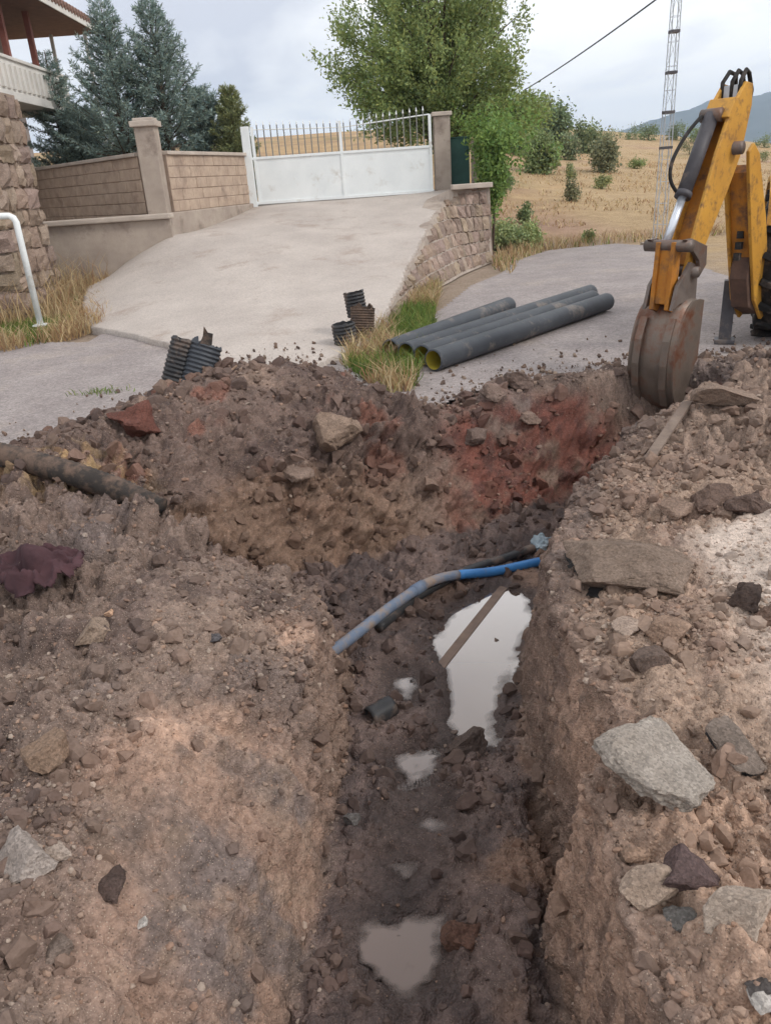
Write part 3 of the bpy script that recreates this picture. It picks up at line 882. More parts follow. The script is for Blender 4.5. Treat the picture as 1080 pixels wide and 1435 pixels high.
ROCKS = [
    ('stone', 910, 1072, 142, 138, 1, (170, 160, 150), 'large pale grey angular stone slab on the right bank', 'stone', .36, (.10, .08, .3), .1, 8),
    ('asphalt_slab', 888, 815, 168, 104, 2, (138, 120, 107), 'big broken asphalt slab with a black underside edge, right of the puddle', 'asphalt slab', .36, (.10, .02, -.15), .18, 8),
    ('stone', 966, 1236, 92, 84, 3, (104, 86, 84), 'dark purplish brown stone right of the tan grey stone', 'stone', .6, (0, .2, .5), .25, 8),
    ('stone', 908, 1258, 76, 66, 4, (172, 152, 136), 'tan grey blocky stone touching the dark purplish stone', 'stone', .75, (.1, 0, .2), .2, 7),
    ('stone', 957, 1298, 48, 58, 5, (122, 118, 114), 'small dark grey stone just below the dark purplish stone', 'stone', .8, (0, 0, .9), .3, 8),
    ('stone', 1045, 1300, 122, 76, 6, (184, 168, 154), 'pale pinkish wedge shaped stone at the lower right edge', 'stone', .55, (.25, -.3, .3), .0, 6),
    ('asphalt_slab', 1028, 1054, 78, 66, 7, (138, 124, 114), 'small broken asphalt piece with a black lower edge, right of the pale slab', 'asphalt slab', .4, (.3, .1, -.4), .15, 7),
    ('earth_clod', 1046, 846, 52, 48, 8, (84, 70, 64), 'dark brown lumpy earth clod on the pale road surface', 'clod', .8, (0, 0, 0), .2, 12),
    ('earth_clod', 1074, 872, 40, 40, 9, (118, 96, 84), 'lighter brown earth clod at the right edge below the dark clod', 'clod', .8, (0, 0, 1), .2, 12),
    ('stone', 880, 882, 42, 26, 10, (176, 156, 142), 'little pale flat stone just below the big asphalt slab', 'stone', .4, (.1, 0, .2), .15, 6),
    ('asphalt_slab', 1018, 566, 88, 36, 11, (150, 130, 116), 'flat tan slab lying on the rubble right of the digger bucket', 'slab', .42, (-.1, .05, .2), .2, 7),
    ('stone', 934, 893, 60, 42, 12, (158, 132, 114), 'brownish tan stone between the big asphalt slab and the dark clod', 'stone', .6, (0, .1, .6), .25, 9),
    ('stone', 908, 930, 70, 34, 13, (112, 96, 88), 'dark brown flat stone above the large pale slab', 'stone', .5, (0, .1, .1), .3, 9),
    ('stone', 136, 890, 62, 46, 14, (160, 140, 124), 'tan stone alone on the left bank below the maroon cloth', 'stone', .6, (.1, 0, .2), .25, 8),
    ('stone', 72, 1062, 66, 60, 15, (148, 124, 106), 'brown rounded stone on the left bank, left edge', 'stone', .8, (0, 0, .7), .3, 12),
    ('stone', 36, 1216, 78, 92, 16, (172, 160, 152), 'pale grey stone at the lower left edge of the picture', 'stone', .6, (.2, 0, .4), .2, 7),
    ('stone', 82, 1200, 38, 42, 17, (176, 160, 148), 'small pale stone touching the pale grey stone at lower left', 'stone', .7, (0, 0, 1.2), .25, 9),
    ('earth_clod', 150, 1244, 64, 60, 18, (92, 76, 70), 'dark brown crumbly clod right of the pale stones, lower left', 'clod', .5, (0, 0, .4), .35, 14),
    ('stone', 201, 1296, 26, 20, 19, (206, 200, 194), 'little whitish stone below the dark crumbly clod', 'stone', .6, (0, 0, .4), .2, 8),
    ('stone', 84, 1326, 44, 50, 20, (138, 122, 112), 'grey brown rounded stone low on the left bank', 'stone', .6, (0, 0, .2), .4, 12),
    ('stone', 462, 606, 80, 52, 21, (152, 130, 114), 'large tan rounded stone half buried in the spoil heap', 'stone', .7, (-.2, 0, .2), .45, 12),
    ('stone', 415, 672, 50, 24, 22, (136, 116, 104), 'flat brown stone on the spoil heap below the large tan one', 'stone', .4, (0, .1, .3), .2, 7),
    ('earth_clod', 728, 546, 38, 28, 23, (116, 98, 90), 'round brown clod on the crest where dirt meets the road', 'clod', .8, (0, 0, 0), .15, 11),
    ('earth_clod', 690, 560, 34, 24, 24, (130, 110, 100), 'smaller pale brown clod left of the round crest clod', 'clod', .7, (0, 0, 0), .2, 11),
    ('earth_clod', 196, 600, 74, 56, 25, (112, 72, 62), 'big red brown clay clod at the left foot of the heap', 'clod', .7, (0, 0, .3), .3, 14),
    ('earth_clod', 655, 1052, 62, 40, 26, (98, 84, 78), 'muddy lump at the near end of the long puddle', 'clod', .6, (0, 0, .3), .25, 12),
    ('stone', 694, 905, 16, 14, 27, (120, 104, 94), 'small stone poking out of the long puddle', 'stone', .8, (0, 0, .3), .2, 10),
    ('stone', 1062, 1404, 46, 40, 28, (196, 190, 184), 'pale grey stone in the bottom right corner', 'stone', .5, (.2, 0, .3), .2, 7),
    ('asphalt_slab', 1066, 1384, 46, 22, 29, (92, 86, 84), 'thin dark asphalt chip above the bottom right corner stone', 'asphalt slab', .3, (0, .1, .1), .2, 7),
    ('stone', 745, 590, 34, 20, 30, (152, 130, 118), 'tan stone on the far dirt slope left of the red clay wall', 'stone', .6, (0, 0, .3), .3, 9),
    ('stone', 668, 236 + 376, 40, 26, 31, (120, 102, 94), 'brown stone at the left end of the red clay wall top', 'stone', .6, (0, 0, .8), .3, 9),
    ('earth_clod', 1000, 700, 80, 44, 32, (116, 96, 86), 'broad brown clod on the right rubble pile below the tan slab', 'clod', .5, (0, 0, .3), .35, 13),
    ('earth_clod', 1052, 716, 62, 50, 33, (108, 90, 82), 'brown clod at the right edge of the rubble pile', 'clod', .7, (0, 0, .9), .3, 13),
    ('stone', 945, 718, 44, 26, 34, (146, 124, 110), 'tan stone on the rubble pile above the big asphalt slab', 'stone', .6, (0, 0, .2), .3, 9),
    ('stone', 890, 1198, 40, 26, 35, (158, 132, 114), 'small tan stone above the tan grey blocky stone', 'stone', .6, (0, 0, .2), .3, 9),
    ('stone', 300, 898, 22, 18, 36, (94, 90, 92), 'small dark grey stone in the middle of the left bank', 'stone', .8, (0, 0, .2), .2, 11),
    ('stone', 155, 862, 16, 16, 37, (206, 168, 140), 'little peach coloured stone near the maroon cloth', 'stone', .8, (0, 0, .2), .2, 11),
    ('earth_clod', 645, 1318, 64, 52, 38, (108, 80, 68), 'reddish brown mud clod right of the nearest puddle', 'clod', .6, (0, 0, .2), .35, 13),
    ('stone', 495, 1154, 24, 18, 39, (112, 108, 106), 'small grey stone on the trench floor by the left wall', 'stone', .8, (0, 0, .2), .2, 9),
]
for a in ROCKS:
    nm = a[0]
    o = rock(nm, a[1], a[2], a[3], a[4], a[5] * 13 + 1, a[6], a[7], a[8], a[9], a[10], a[11], a[12], group={'stone': 'loose stones around the trench', 'earth_clod': 'earth clods around the trench'}.get(nm, 'broken slabs on the right bank'),
             sub=5 if a[3] > 90 else 4, rough=.17 if nm == 'earth_clod' else .085)
    if nm == 'asphalt_slab' and a[3] > 60 and 'black' in a[7]:
        me = o.data.copy(); me.transform(Matrix.Diagonal((.965, .965, .55, 1)))
        me.transform(Matrix.Translation((0, 0, -o.data.vertices[0].co.z * 0 - abs(min(v.co.z for v in o.data.vertices)) * .62)))
        me.materials.clear()
        b = link('tar_base', me, mat('tar_layer', srgb(58, 54, 54), srgb(42, 40, 40), scale=20, bump=.4), o)

# scattered grit: nobody could count it
ICO = None
_bm = bmesh.new(); bmesh.ops.create_icosphere(_bm, subdivisions=1, radius=1)
ICO_V = np.array([v.co[:] for v in _bm.verts]); ICO_F = np.array([[v.index for v in f.verts] for f in _bm.faces]); _bm.free()
_bm = bmesh.new(); bmesh.ops.create_icosphere(_bm, subdivisions=2, radius=1)
ICO2_V = np.array([v.co[:] for v in _bm.verts]); ICO2_F = np.array([[v.index for v in f.verts] for f in _bm.faces]); _bm.free()


TEMPL = []
for _s in range(9):
    _r = np.random.default_rng(900 + _s)
    _V = ICO2_V.copy()
    for _ in range(9):
        _n = _r.normal(size=3); _n /= np.linalg.norm(_n)
        _V = _V - np.clip(_V @ _n - _r.uniform(.35, .7), 0, None)[:, None] * _n
    _V = _V * (1 + .3 * fbm(_V[:, 0] + 7 * _s, _V[:, 1], _V[:, 2], .5, 3, _s))[:, None]
    TEMPL.append(_V / np.abs(_V).max())
TEMPL = np.array(TEMPL)


def scatter(name, n, prob, smin, smax, palette, seed, base=(ICO_V, ICO_F), jag=.22, up=.25, power=2.2, flat=.65, templ=None):
    r = np.random.default_rng(seed)
    i = r.integers(0, NR - 2, n * 6); j = r.integers(0, NC - 2, n * 6)
    ok = r.random(n * 6) < prob[i, j]
    i, j = i[ok][:n], j[ok][:n]
    n = len(i)
    a, b = r.random(n)[:, None], r.random(n)[:, None]
    p = PF[i, j] * (1 - a) * (1 - b) + PF[i, j + 1] * a * (1 - b) + PF[i + 1, j] * (1 - a) * b + PF[i + 1, j + 1] * a * b
    s = smin + (smax - smin) * r.random(n) ** power
    s = s * (.55 + .14 * p[:, 1])
    V = (base[0][None] if templ is None else templ[r.integers(0, len(templ), n)]) * (1 + jag * r.normal(size=(n, len(base[0]), 1)).clip(-1.6, 1.6))
    V = V * np.stack([r.uniform(.75, 1.25, n), r.uniform(.7, 1.1, n), r.uniform(flat - .2, flat + .2, n)], -1)[:, None] * s[:, None, None]
    g = r.uniform(0, 2 * math.pi, n); t = r.normal(0, .5, n)
    cz, sz, ct, st = np.cos(g), np.sin(g), np.cos(t), np.sin(t)
    x, y, z = V[..., 0], V[..., 1], V[..., 2]
    y, z = y * ct[:, None] - z * st[:, None], y * st[:, None] + z * ct[:, None]
    x, y = x * cz[:, None] - y * sz[:, None], x * sz[:, None] + y * cz[:, None]
    V = np.stack([x, y, z], -1) + (p + N0[i, j] * (s * up)[:, None])[:, None]
    m = len(base[0])
    F = (base[1][None] + (np.arange(n) * m)[:, None, None]).reshape(-1, 3)
    pal = np.array([C(*c) for c in palette])
    c = pal[r.integers(0, len(pal), n)] * r.uniform(.75, 1.2, (n, 1))
    if name == 'gravel':
        c = c * .55 + col[i, j] * r.uniform(.85, 1.25, (n, 1)) * .45
    else:
        c = c * .3 + col[i, j] * r.uniform(.8, 1.1, (n, 1)) * .7
    o = link(name, fast_mesh(name, V.reshape(-1, 3), F, np.repeat(c, m, 0)), PEBBLE, smooth=False)
    return o


vis = (np.abs(X0) < 1.2 + .62 * Y0) & (Y0 > .7) & (Y0 < YB0 + .12)
dens = fbm(X0, Y0, Z0, .5, 3, 501)
p_grav = vis * (1 - floor_m * .93) * (1 - .55 * wall_m) * (1 - .8 * face_s) * (.25 + .75 * sstep(-.1, .35, dens)) * (1 - .5 * on_heap)
o = scatter('gravel', 38000, p_grav, .0026, .018, [(168, 146, 130), (150, 132, 120), (176, 146, 126), (136, 120, 110), (190, 174, 160), (120, 104, 96), (160, 128, 108), (128, 110, 98)], 3, power=4.5)
tag(o, 'pale and brown gravel strewn over the dug earth', 'gravel', None, 'stuff')
p_crumb = vis * (1 - .85 * face_s) * (1 - .35 * wall_m) * (.42 + .58 * np.clip(on_heap + .15 * floor_m + sstep(3.6, 4.5, Y0), 0, 1)) * (1 - .85 * pale_r) * np.where(floor_m > .5, sstep(-.0, .06, pud), 1) * (.3 + .7 * sstep(-.2, .3, dens))
o = scatter('earth_crumbs', 11000, p_crumb, .008, .062, [(112, 94, 84), (92, 76, 70), (128, 106, 94), (104, 80, 70), (84, 70, 66)], 5, base=(ICO2_V, ICO2_F), jag=.03, up=.1, power=5.0, flat=.9, templ=TEMPL)
tag(o, 'brown earth crumbs lying over the heap and trench floor', 'earth', None, 'stuff')

r = np.random.default_rng(15)
n = 2600
sx = r.uniform(-4.2, 4.2, n)
sy = np.interp(sx, YB_X, YB_Y) + .02 + r.exponential(.28, n)
ss = .004 + .026 * r.random(n) ** 4
on_ramp = poly_sd(RAMP_POLY, sx, sy) < .03
szz = np.where(on_ramp, RAMP_Z(sx, sy) + .022, .006) + ss * .3
Vs = TEMPL[r.integers(0, len(TEMPL), n)][:, :, :] * ss[:, None, None] + np.stack([sx, sy, szz], -1)[:, None]
Fs = (ICO2_F[None] + (np.arange(n) * len(ICO2_V))[:, None, None]).reshape(-1, 3)
cs_ = np.array([C(124, 104, 92), C(104, 88, 80), C(150, 132, 118)])[r.integers(0, 3, n)] * r.uniform(.8, 1.15, (n, 1))
o = link('spilled_crumbs', fast_mesh('spilled_crumbs', Vs.reshape(-1, 3), Fs, np.repeat(cs_, len(ICO2_V), 0)), PEBBLE, smooth=False)
tag(o, 'earth crumbs spilled over the road edge along the heap', 'earth', None, 'stuff')

# ------------------------------------------------------------------ walls, column, gate
def stone_piece(parent, name, q, nrm, proud, m, seed, back=.06, origin=(0, 0, 0)):
    """rough faced block over a quad q (4 corners), bulging along nrm"""
    r = np.random.default_rng(seed)
    q = np.array(q, float); nrm = np.array(nrm, float)
    V, F = [], []
    n = 4
    for j in range(n):
        for i in range(n):
            a, b = i / (n - 1), j / (n - 1)
            p = q[0] * (1 - a) * (1 - b) + q[1] * a * (1 - b) + q[2] * a * b + q[3] * (1 - a) * b
            edge = i in (0, n - 1) or j in (0, n - 1)
            k = proud * ((.35 if edge else 1.0) + r.normal(0, .22))
            V.append(p + nrm * k + r.normal(0, .006, 3))
    for j in range(n - 1):
        for i in range(n - 1):
            F.append((j * n + i, j * n + i + 1, (j + 1) * n + i + 1, (j + 1) * n + i))
    ring = [0, 1, 2, 3, 7, 11, 15, 14, 13, 12, 8, 4]
    base = len(V)
    for k in ring:
        V.append(V[k] - nrm * (back + proud))
    for t in range(len(ring)):
        a, b = ring[t], ring[(t + 1) % len(ring)]
        F.append((a, base + t, base + (t + 1) % len(ring), b))
    me = bpy.data.meshes.new(name)
    me.from_pydata([tuple(v - np.array(origin)) for v in V], [], F)
    me.update()
    c = C(168, 150, 136) * r.uniform(.72, 1.1) * np.array([1, r.uniform(.94, 1.02), r.uniform(.9, 1.02)])
    at = me.color_attributes.new('Col', 'FLOAT_COLOR', 'POINT')
    rgba = np.ones((len(V), 4), np.float32); rgba[:, :3] = c
    at.data.foreach_set('color', rgba.ravel())
    return link(name, me, m, parent, False)


# block wall: one block mesh per length, laid course by course
def block_wall(a, b, z0, courses, label, seed, step=None):
    a, b = Vector((*a, 0)), Vector((*b, 0))
    d = b - a; L = d.length; d.normalize()
    ang = math.atan2(d.y, d.x)
    root = empty('block_wall', (a.x, a.y, z0), ang)
    tag(root, label, 'wall', 'pumice block walls beside the gate')
    H = .186
    MB().box((L / 2, 0, courses * H / 2), (L, .13, courses * H)).build('mortar_core', MORTAR, root)
    bl = .39
    bmesh_block = MB().box((0, 0, 0), (bl - .007, .155, H - .009)).mesh('block')
    half = MB().box((0, 0, 0), (bl / 2 - .007, .155, H - .009)).mesh('block')
    r = random.Random(seed)
    for me in (bmesh_block, half):
        bmm = bmesh.new(); bmm.from_mesh(me)
        bmesh.ops.bevel(bmm, geom=bmm.edges[:], offset=.008, segments=1, affect='EDGES'); bmm.to_mesh(me); bmm.free()
        me.materials.append(BLOCK)
    for k in range(courses):
        x = 0.0
        if k % 2:
            o = link('block', half, None, root); o.location = (bl / 4, 0, (k + .5) * H); x = bl / 2
        while x + bl * .45 < L:
            me = bmesh_block if x + bl <= L else half
            w = bl if me is bmesh_block else bl / 2
            o = link('block', me, None, root)
            o.location = (x + w / 2, r.uniform(-.006, .006), (k + .5) * H)
            o.rotation_euler = (r.uniform(-.01, .01), 0, r.uniform(-.008, .008))
            x += w
    cp = MB().box((L / 2, 0, courses * H + .03), (L + .02, .25, .06)).build('coping', COPING, root, bevel=.012)
    return root


block_wall((-3.42, 14.78), (-2.46, 18.0), 1.147, 6, 'tan block wall between the capped column and the gate', 3)
block_wall((-3.78, 14.74), (-7.3, 18.67), 1.147, 6, 'tan block wall left of the capped column behind the planter ledge', 4)
# plinth below the right hand wall
pl = MB()
pl.prism([(-3.40, 14.45), (-2.30, 18.05), (-2.62, 18.15), (-3.74, 14.75)], (0, 0, 0), (1, 0, 0), (0, 1, 0), (0, 0, 1), .3, 1.335)
o = pl.build('wall_plinth', CONC, bevel=.02)
tag(o, 'low rendered plinth under the block wall along the ramp', 'plinth')

colr = empty('wall_column', (-3.58, 14.62, .9))
tag(colr, 'square rendered wall column with a flat cap', 'column')
MB().box((0, 0, .9), (.34, .34, 1.8)).build('shaft', CONC, colr, bevel=.02)
MB().box((0, 0, 1.84), (.44, .44, .09)).box((0, 0, 1.905), (.34, .34, .05)).build('cap', COPING, colr, bevel=.015)

lw = empty('planter_wall', (-4.5, 14.42, 0))
tag(lw, 'low rendered retaining wall with pale coping left of the ramp', 'wall')
MB().box((-.35, 0, .6), (3.0, .24, 1.3)).build('wall_body', CONC, lw, bevel=.015)
MB().box((-.37, -.02, 1.292), (3.06, .36, .085)).build('coping', COPING, lw, bevel=.02)

# rough stone wall end at the far left
pr = empty('stone_wall', (-5.78, 12.2, -.1))
tag(pr, 'tall rough rubble stone wall end at the left edge', 'wall')
MB().box((-.2, .55, 1.62), (1.52, 1.5, 3.3)).build('core', MORTAR, pr)
_r = random.Random(5)
_k = 0
for face in (0, 1):
    W = 1.62 if face == 0 else 1.6
    z = 0.0
    while z < 3.2:
        h = _r.uniform(.2, .36)
        x = 0.0
        while x < W - .05:
            w = min(_r.uniform(.22, .48), W - x)
            g = .018
            if W - x - w < .15: w = W - x
            u0, u1 = x + g, x + w - g
            j = lambda s=.025: _r.uniform(-s, s)
            if face == 0:
                q = [(-1.0 + u0 + j(), -.22, z + g + j()), (-1.0 + u1 + j(), -.22, z + g + j()), (-1.0 + u1 + j(), -.22, z + h - g + j()), (-1.0 + u0 + j(), -.22, z + h - g + j())]
                nn = (0, -1, 0)
            else:
                q = [(.58, -.25 + u0 + j(), z + g + j()), (.58, -.25 + u1 + j(), z + g + j()), (.58, -.25 + u1 + j(), z + h - g + j()), (.58, -.25 + u0 + j(), z + h - g + j())]
                nn = (1, 0, 0)
            stone_piece(pr, 'stone', q, nn, _r.uniform(.03, .09), STONE, _k); _k += 1
            x += w
        z += h
for i in range(7):
    me = rock_mesh('stone', 900 + i, (_r.uniform(.3, .5), _r.uniform(.3, .5), _r.uniform(.16, .3)), 2, 9, .1, (160, 134, 118))
    o = link('stone', me, STONE, pr); o.location = (-.85 + i * .21, _r.uniform(-.1, .4), 3.3 + _r.uniform(-.03, .05)); o.rotation_euler = (0, 0, i)

# retaining wall below the ramp
def plerp(P, s):
    P = np.array(P, float)
    t = np.linspace(0, 1, len(P))
    return np.array([np.interp(s, t, P[:, k]) for k in range(3)])


RW_TOP = [(2.46, 16.2, 1.36), (2.05, 16.3, 1.36), (1.60, 16.45, 1.20), (1.36, 15.4, .98), (1.12, 14.3, .80), (.88, 13.1, .60), (.66, 12, .46), (.46, 10.9, .32), (.30, 10, .23), (.14, 9.1, .12)]
RW_BOT = [(2.50, 16.1, -.03), (2.12, 15.3, -.03), (1.86, 14.75, -.03), (1.62, 14.2, -.03), (1.38, 13.5, -.03), (1.10, 12.8, -.03), (.84, 12.1, -.03), (.58, 11, -.03), (.36, 10, -.03), (.16, 9.1, -.03)]
rw = empty('retaining_wall', (2.4, 16.2, 0))
tag(rw, 'rubble stone retaining wall under the right side of the ramp', 'wall')
ow = np.array([2.4, 16.2, 0])
N = 46
V, F = [], []
for i in range(N):
    s = i / (N - 1)
    t, b = plerp(RW_TOP, s), plerp(RW_BOT, s)
    V += [b - ow, t - ow, t - ow + np.array([-.35, .12, 0]), b - ow + np.array([-.5, .2, -.05])]
for i in range(N - 1):
    for k in range(3):
        F.append((i * 4 + k, i * 4 + k + 1, i * 4 + 4 + k + 1, i * 4 + 4 + k))
V += [np.array(p) - ow for p in ((2.46, 16.2, 1.36), (2.5, 16.1, -.03), (2.9, 21, -.03), (2.8, 21, 1.36))]
n0 = N * 4
F.append((n0, n0 + 1, n0 + 2, n0 + 3))
me = bpy.data.meshes.new('core'); me.from_pydata([tuple(v) for v in V], [], F)
link('core', me, CONC, rw)
_r = random.Random(11)
z = .0
row = 0
def rw_pt(s, zz):
    t, b = plerp(RW_TOP, s), plerp(RW_BOT, s)
    k = np.clip((zz - b[2]) / max(.05, t[2] - b[2]), 0, 1)
    return b + (t - b) * k - ow
while z < 1.34:
    h = _r.uniform(.15, .25)
    s = _r.uniform(0, .02)
    while s < .98:
        ds = _r.uniform(.026, .05)
        tz = min(plerp(RW_TOP, s)[2], plerp(RW_TOP, min(1, s + ds))[2])
        if tz > z + .06 and s + ds <= 1:
            z1 = min(z + h, tz)
            g = .0015
            q = [rw_pt(s + g, z + .012), rw_pt(s + ds - g, z + .012), rw_pt(s + ds - g, z1 - .012), rw_pt(s + g, z1 - .012)]
            e1 = np.array(q[1]) - q[0]; e2 = np.array(q[3]) - q[0]
            nn = np.cross(e1, e2); nn /= np.linalg.norm(nn) + 1e-9
            if nn[1] > 0: nn = -nn
            if nn[0] < 0 and abs(nn[1]) < .3: nn = -nn
            stone_piece(rw, 'stone', q, nn, _r.uniform(.02, .055), STONE, 2000 + _k); _k += 1
        s += ds
    z += h
MB().box((-.28, .12, 1.40), (.78, .42, .09)).build('coping', COPING, rw, bevel=.015)

# gate post, pillar, gate
gp = empty('gate_pillar', (1.74, 18.1, 1.2))
tag(gp, 'square rendered gate pillar at the right of the white gate', 'pillar')
MB().box((0, 0, .78), (.34, .34, 1.56)).build('shaft', CONC, gp, bevel=.02)
MB().box((0, 0, 1.60), (.42, .42, .08)).build('cap', COPING, gp, bevel=.015)

gate = empty('sliding_gate', (-2.3, 17.92, 1.27))
tag(gate, 'white sheet metal gate with thin vertical bars on top', 'gate')
GW = 3.82
MB().box((-.06, .0, .76), (.17, .15, 1.56)).build('post', WHITE, gate, bevel=.012)
fr = MB()
for x in (.08, GW * .5, GW - .04):
    fr.box((x, 0, .78), (.06, .06, 1.5))
fr.box((GW / 2, 0, .06), (GW, .062, .06)).box((GW / 2, 0, .93), (GW, .064, .05))
fr.build('frame', WHITE, gate, bevel=.006)
for x0, x1 in ((.11, GW * .5 - .03), (GW * .5 + .03, GW - .07)):
    sh = MB().box(((x0 + x1) / 2, 0, .5), (x1 - x0, .02, .82)).build('sheet_panel', WHITE, gate)
bar = MB().box((0, 0, 0), (.024, .024, 1)).mesh('bar')
spike = MB().add([(-.018, -.018, 0), (.018, -.018, 0), (.018, .018, 0), (-.018, .018, 0), (0, 0, .09)], [(0, 1, 2, 3), (0, 1, 4), (1, 2, 4), (2, 3, 4), (3, 0, 4)]).mesh('spike')
bar.materials.append(IRON); spike.materials.append(WHITE)
nb = 26
for i in range(nb):
    x = .19 + i * (GW - .36) / (nb - 1)
    if abs(x - GW * .5) < .05: continue
    top = .50 + .10 * abs(i / (nb - 1) - .5) * 2 + .06 * (i / nb)
    o = link('bar', bar, None, gate); o.location = (x, 0, .955 + top / 2); o.scale = (1, 1, top)
    o2 = link('spike', spike, None, o); o2.location = (0, 0, .5); o2.scale = (1, 1, 1 / top)
MB().tube([(.08 + t * (GW - .12), .0, .955 + .42 + .10 * abs(t - .5) * 2 + .06 * t) for t in np.linspace(0, 1, 13)], .014, 6).build('top_rail', WHITE, gate)

gf = empty('green_fence', (2.12, 18.2, 1.3))
tag(gf, 'dark green sheet fence panel right of the gate pillar', 'fence')
MB().box((-.0, 0, .55), (.42, .02, .95)).build('panel', GREEN_SHEET, gf)
MB().box((.27, -.3, .45), (.11, .11, 1.0)).build('post', CONC, gf, bevel=.01)
MB().tube([(-.2, 0, 1.04), (.25, 0, 1.04)], .018, 8).build('rail', GREEN_SHEET, gf)

hr = empty('handrail', (-4.55, 10.9, .2))
_pb = gy(42, 392, 10.9); _pt = gy(17, 302, 10.9)
hr.location = (_pb[0], _pb[1], .1)
tag(hr, 'bent white pipe handrail post in the grass at left', 'handrail')
ht = _pt[2] - .1
MB().tube([(0, 0, -.1), (0, 0, ht - .08), (-.02, 0, ht - .03), (-.07, 0, ht), (-.6, .05, ht + .02), (-1.1, .1, ht + .02)], .042, 10).build('rail', WHITE, hr, smooth=True)
MB().box((0, 0, .0), (.16, .16, .02)).build('foot_plate', WHITE, hr)

# ------------------------------------------------------------------ house
ho = empty('house', (-10, 18, 1.18))
tag(ho, 'house with white balcony and brown overhanging eaves at far left', 'house')
off = Vector((-10, 18, 1.18))
def hb(c, s): return (c[0] - off.x, c[1] - off.y, c[2] - off.z), s
MB().box(*hb((-11.4, 18.2, 3.3), (6.2, 7.4, 4.3))).build('wall', HOUSE_W, ho)
rf = MB().prism([(-15.6, 5.36), (-6.25, 5.36), (-6.25, 5.50), (-10.9, 7.2), (-15.6, 5.50)], (-off.x, -off.y, -off.z), (1, 0, 0), (0, 0, 1), (0, 1, 0), 13.6, 22.3).build('roof', ROOF_UNDER, ho)
tl = MB()
tl.prism([(-6.2, 5.505), (-10.9, 7.225), (-10.9, 7.29), (-6.2, 5.57)], (-off.x, -off.y, -off.z), (1, 0, 0), (0, 0, 1), (0, 1, 0), 13.5, 22.4)
tl.build('tiles', ROOF_TOP, rf)
for i in range(44):
    yy = 13.6 + i * .2
    if i == 0:
        tile = MB().tube([(0, 0, 0), (-.35, 0, .128)], .075, 8).mesh('eave_tile'); tile.materials.append(ROOF_TOP)
    o = link('eave_tile', tile, None, rf); o.location = (-6.17 - off.x, yy - off.y, 5.53 - off.z)
fb = MB().box(*hb((-6.22, 17.95, 5.43), (.03, 8.7, .13))).build('fascia', BALC, rf)
sl = MB().box(*hb((-7.5, 18.1, 3.58), (1.7, 5.2, .16))).build('balcony_slab', BALC, ho, bevel=.01)
bp_ = MB().box(*hb((-6.78, 18.1, 3.95), (.12, 5.2, .58))).box(*hb((-7.6, 20.65, 3.95), (1.6, .12, .58))).build('parapet', BALC, ho)
MB().box(*hb((-6.78, 18.1, 4.27), (.2, 5.3, .06))).box(*hb((-7.6, 20.66, 4.271), (1.65, .2, .06))).build('handrail', BALC, bp_, bevel=.01)
balm = MB().box((0, 0, 0), (.06, .12, .42)).mesh('baluster'); balm.materials.append(BALC)
for i in range(20):
    o = link('baluster', balm, None, bp_); o.location = (-6.69 - off.x, 15.7 + i * .25 - off.y, 3.93 - off.z)
for (x, y) in ((-6.86, 17.9), (-6.86, 19.35), (-6.86, 16.3)):
    MB().box(*hb((x, y, 4.82), (.11, .11, 1.1))).build('post', REDPOST, ho)
for (x, y) in ((-6.45, 21.9), (-7.3, 22.0)):
    MB().box(*hb((x, y, 3.3), (.07, .07, 4.2))).build('post', BALC, ho)
for (y0, z0, w, h) in ((19.3, 4.55, 1.0, 1.3), (17.2, 4.4, 1.2, 1.6), (19.2, 2.5, 1.2, 1.1), (17, 2.5, 1.2, 1.1)):
    wd = MB().box(*hb((-8.28, y0, z0), (.08, w, h))).build('window', BALC, ho)
    MB().box(*hb((-8.235, y0, z0), (.02, w - .14, h - .14))).build('pane', GLASS, wd)

# ------------------------------------------------------------------ foliage
def leaves(P, size, r, aspect=.5, D=None, spread=1.0, cvar=.3, up=0.0, tip=None):
    """rhombic leaves at P; D optional growth directions"""
    n = len(P)
    d = r.normal(size=(n, 3)) * spread
    if D is not None: d = d + D
    d[:, 2] += up
    d /= np.linalg.norm(d, axis=1, keepdims=True) + 1e-9
    a = r.normal(size=(n, 3)); w = np.cross(d, a); w /= np.linalg.norm(w, axis=1, keepdims=True) + 1e-9
    s = size * r.uniform(.6, 1.35, n)[:, None]
    nn = np.cross(d, w)
    V = np.stack([P, P + d * s * .5 + w * s * aspect * .5 + nn * s * .06, P + d * s, P + d * s * .5 - w * s * aspect * .5 + nn * s * .06], 1)
    c = 1 + cvar * r.uniform(-1, 1, (n, 1)) + np.array([[.12, .02, -.1]]) * r.normal(size=(n, 1)) * cvar * 2
    return V.reshape(-1, 3), np.arange(n * 4).reshape(n, 4), np.repeat(np.clip(c, .25, 2), 4, 0)


def blob_points(r, n, c, rad, shell=.45, flat_bottom=False):
    u = r.normal(size=(n, 3)); u /= np.linalg.norm(u, axis=1, keepdims=True)
    k = r.random(n) ** shell
    p = u * k[:, None] * np.array(rad)[None]
    if flat_bottom: p[:, 2] = np.abs(p[:, 2])
    return p + np.array(c)[None]


# broadleaf tree behind the gate
r = np.random.default_rng(21)
TB = np.array([2.05, 20.0, 1.1])
tree = empty('broadleaf_tree', TB)
tag(tree, 'large green broadleaf tree rising behind the right end of the gate', 'tree')
cl = blob_points(r, 640, (0, 0, 0), (1, 1, 1), .5)
cl = cl[(cl[:, 2] > -.75)]
kx = 1 - .28 * np.clip(cl[:, 2], 0, 1)
cl = cl * np.stack([2.35 * kx, 2.0 * kx, np.where(cl[:, 2] > 0, 2.6, 1.75)], -1) + np.array([-.42, 0, 3.05])
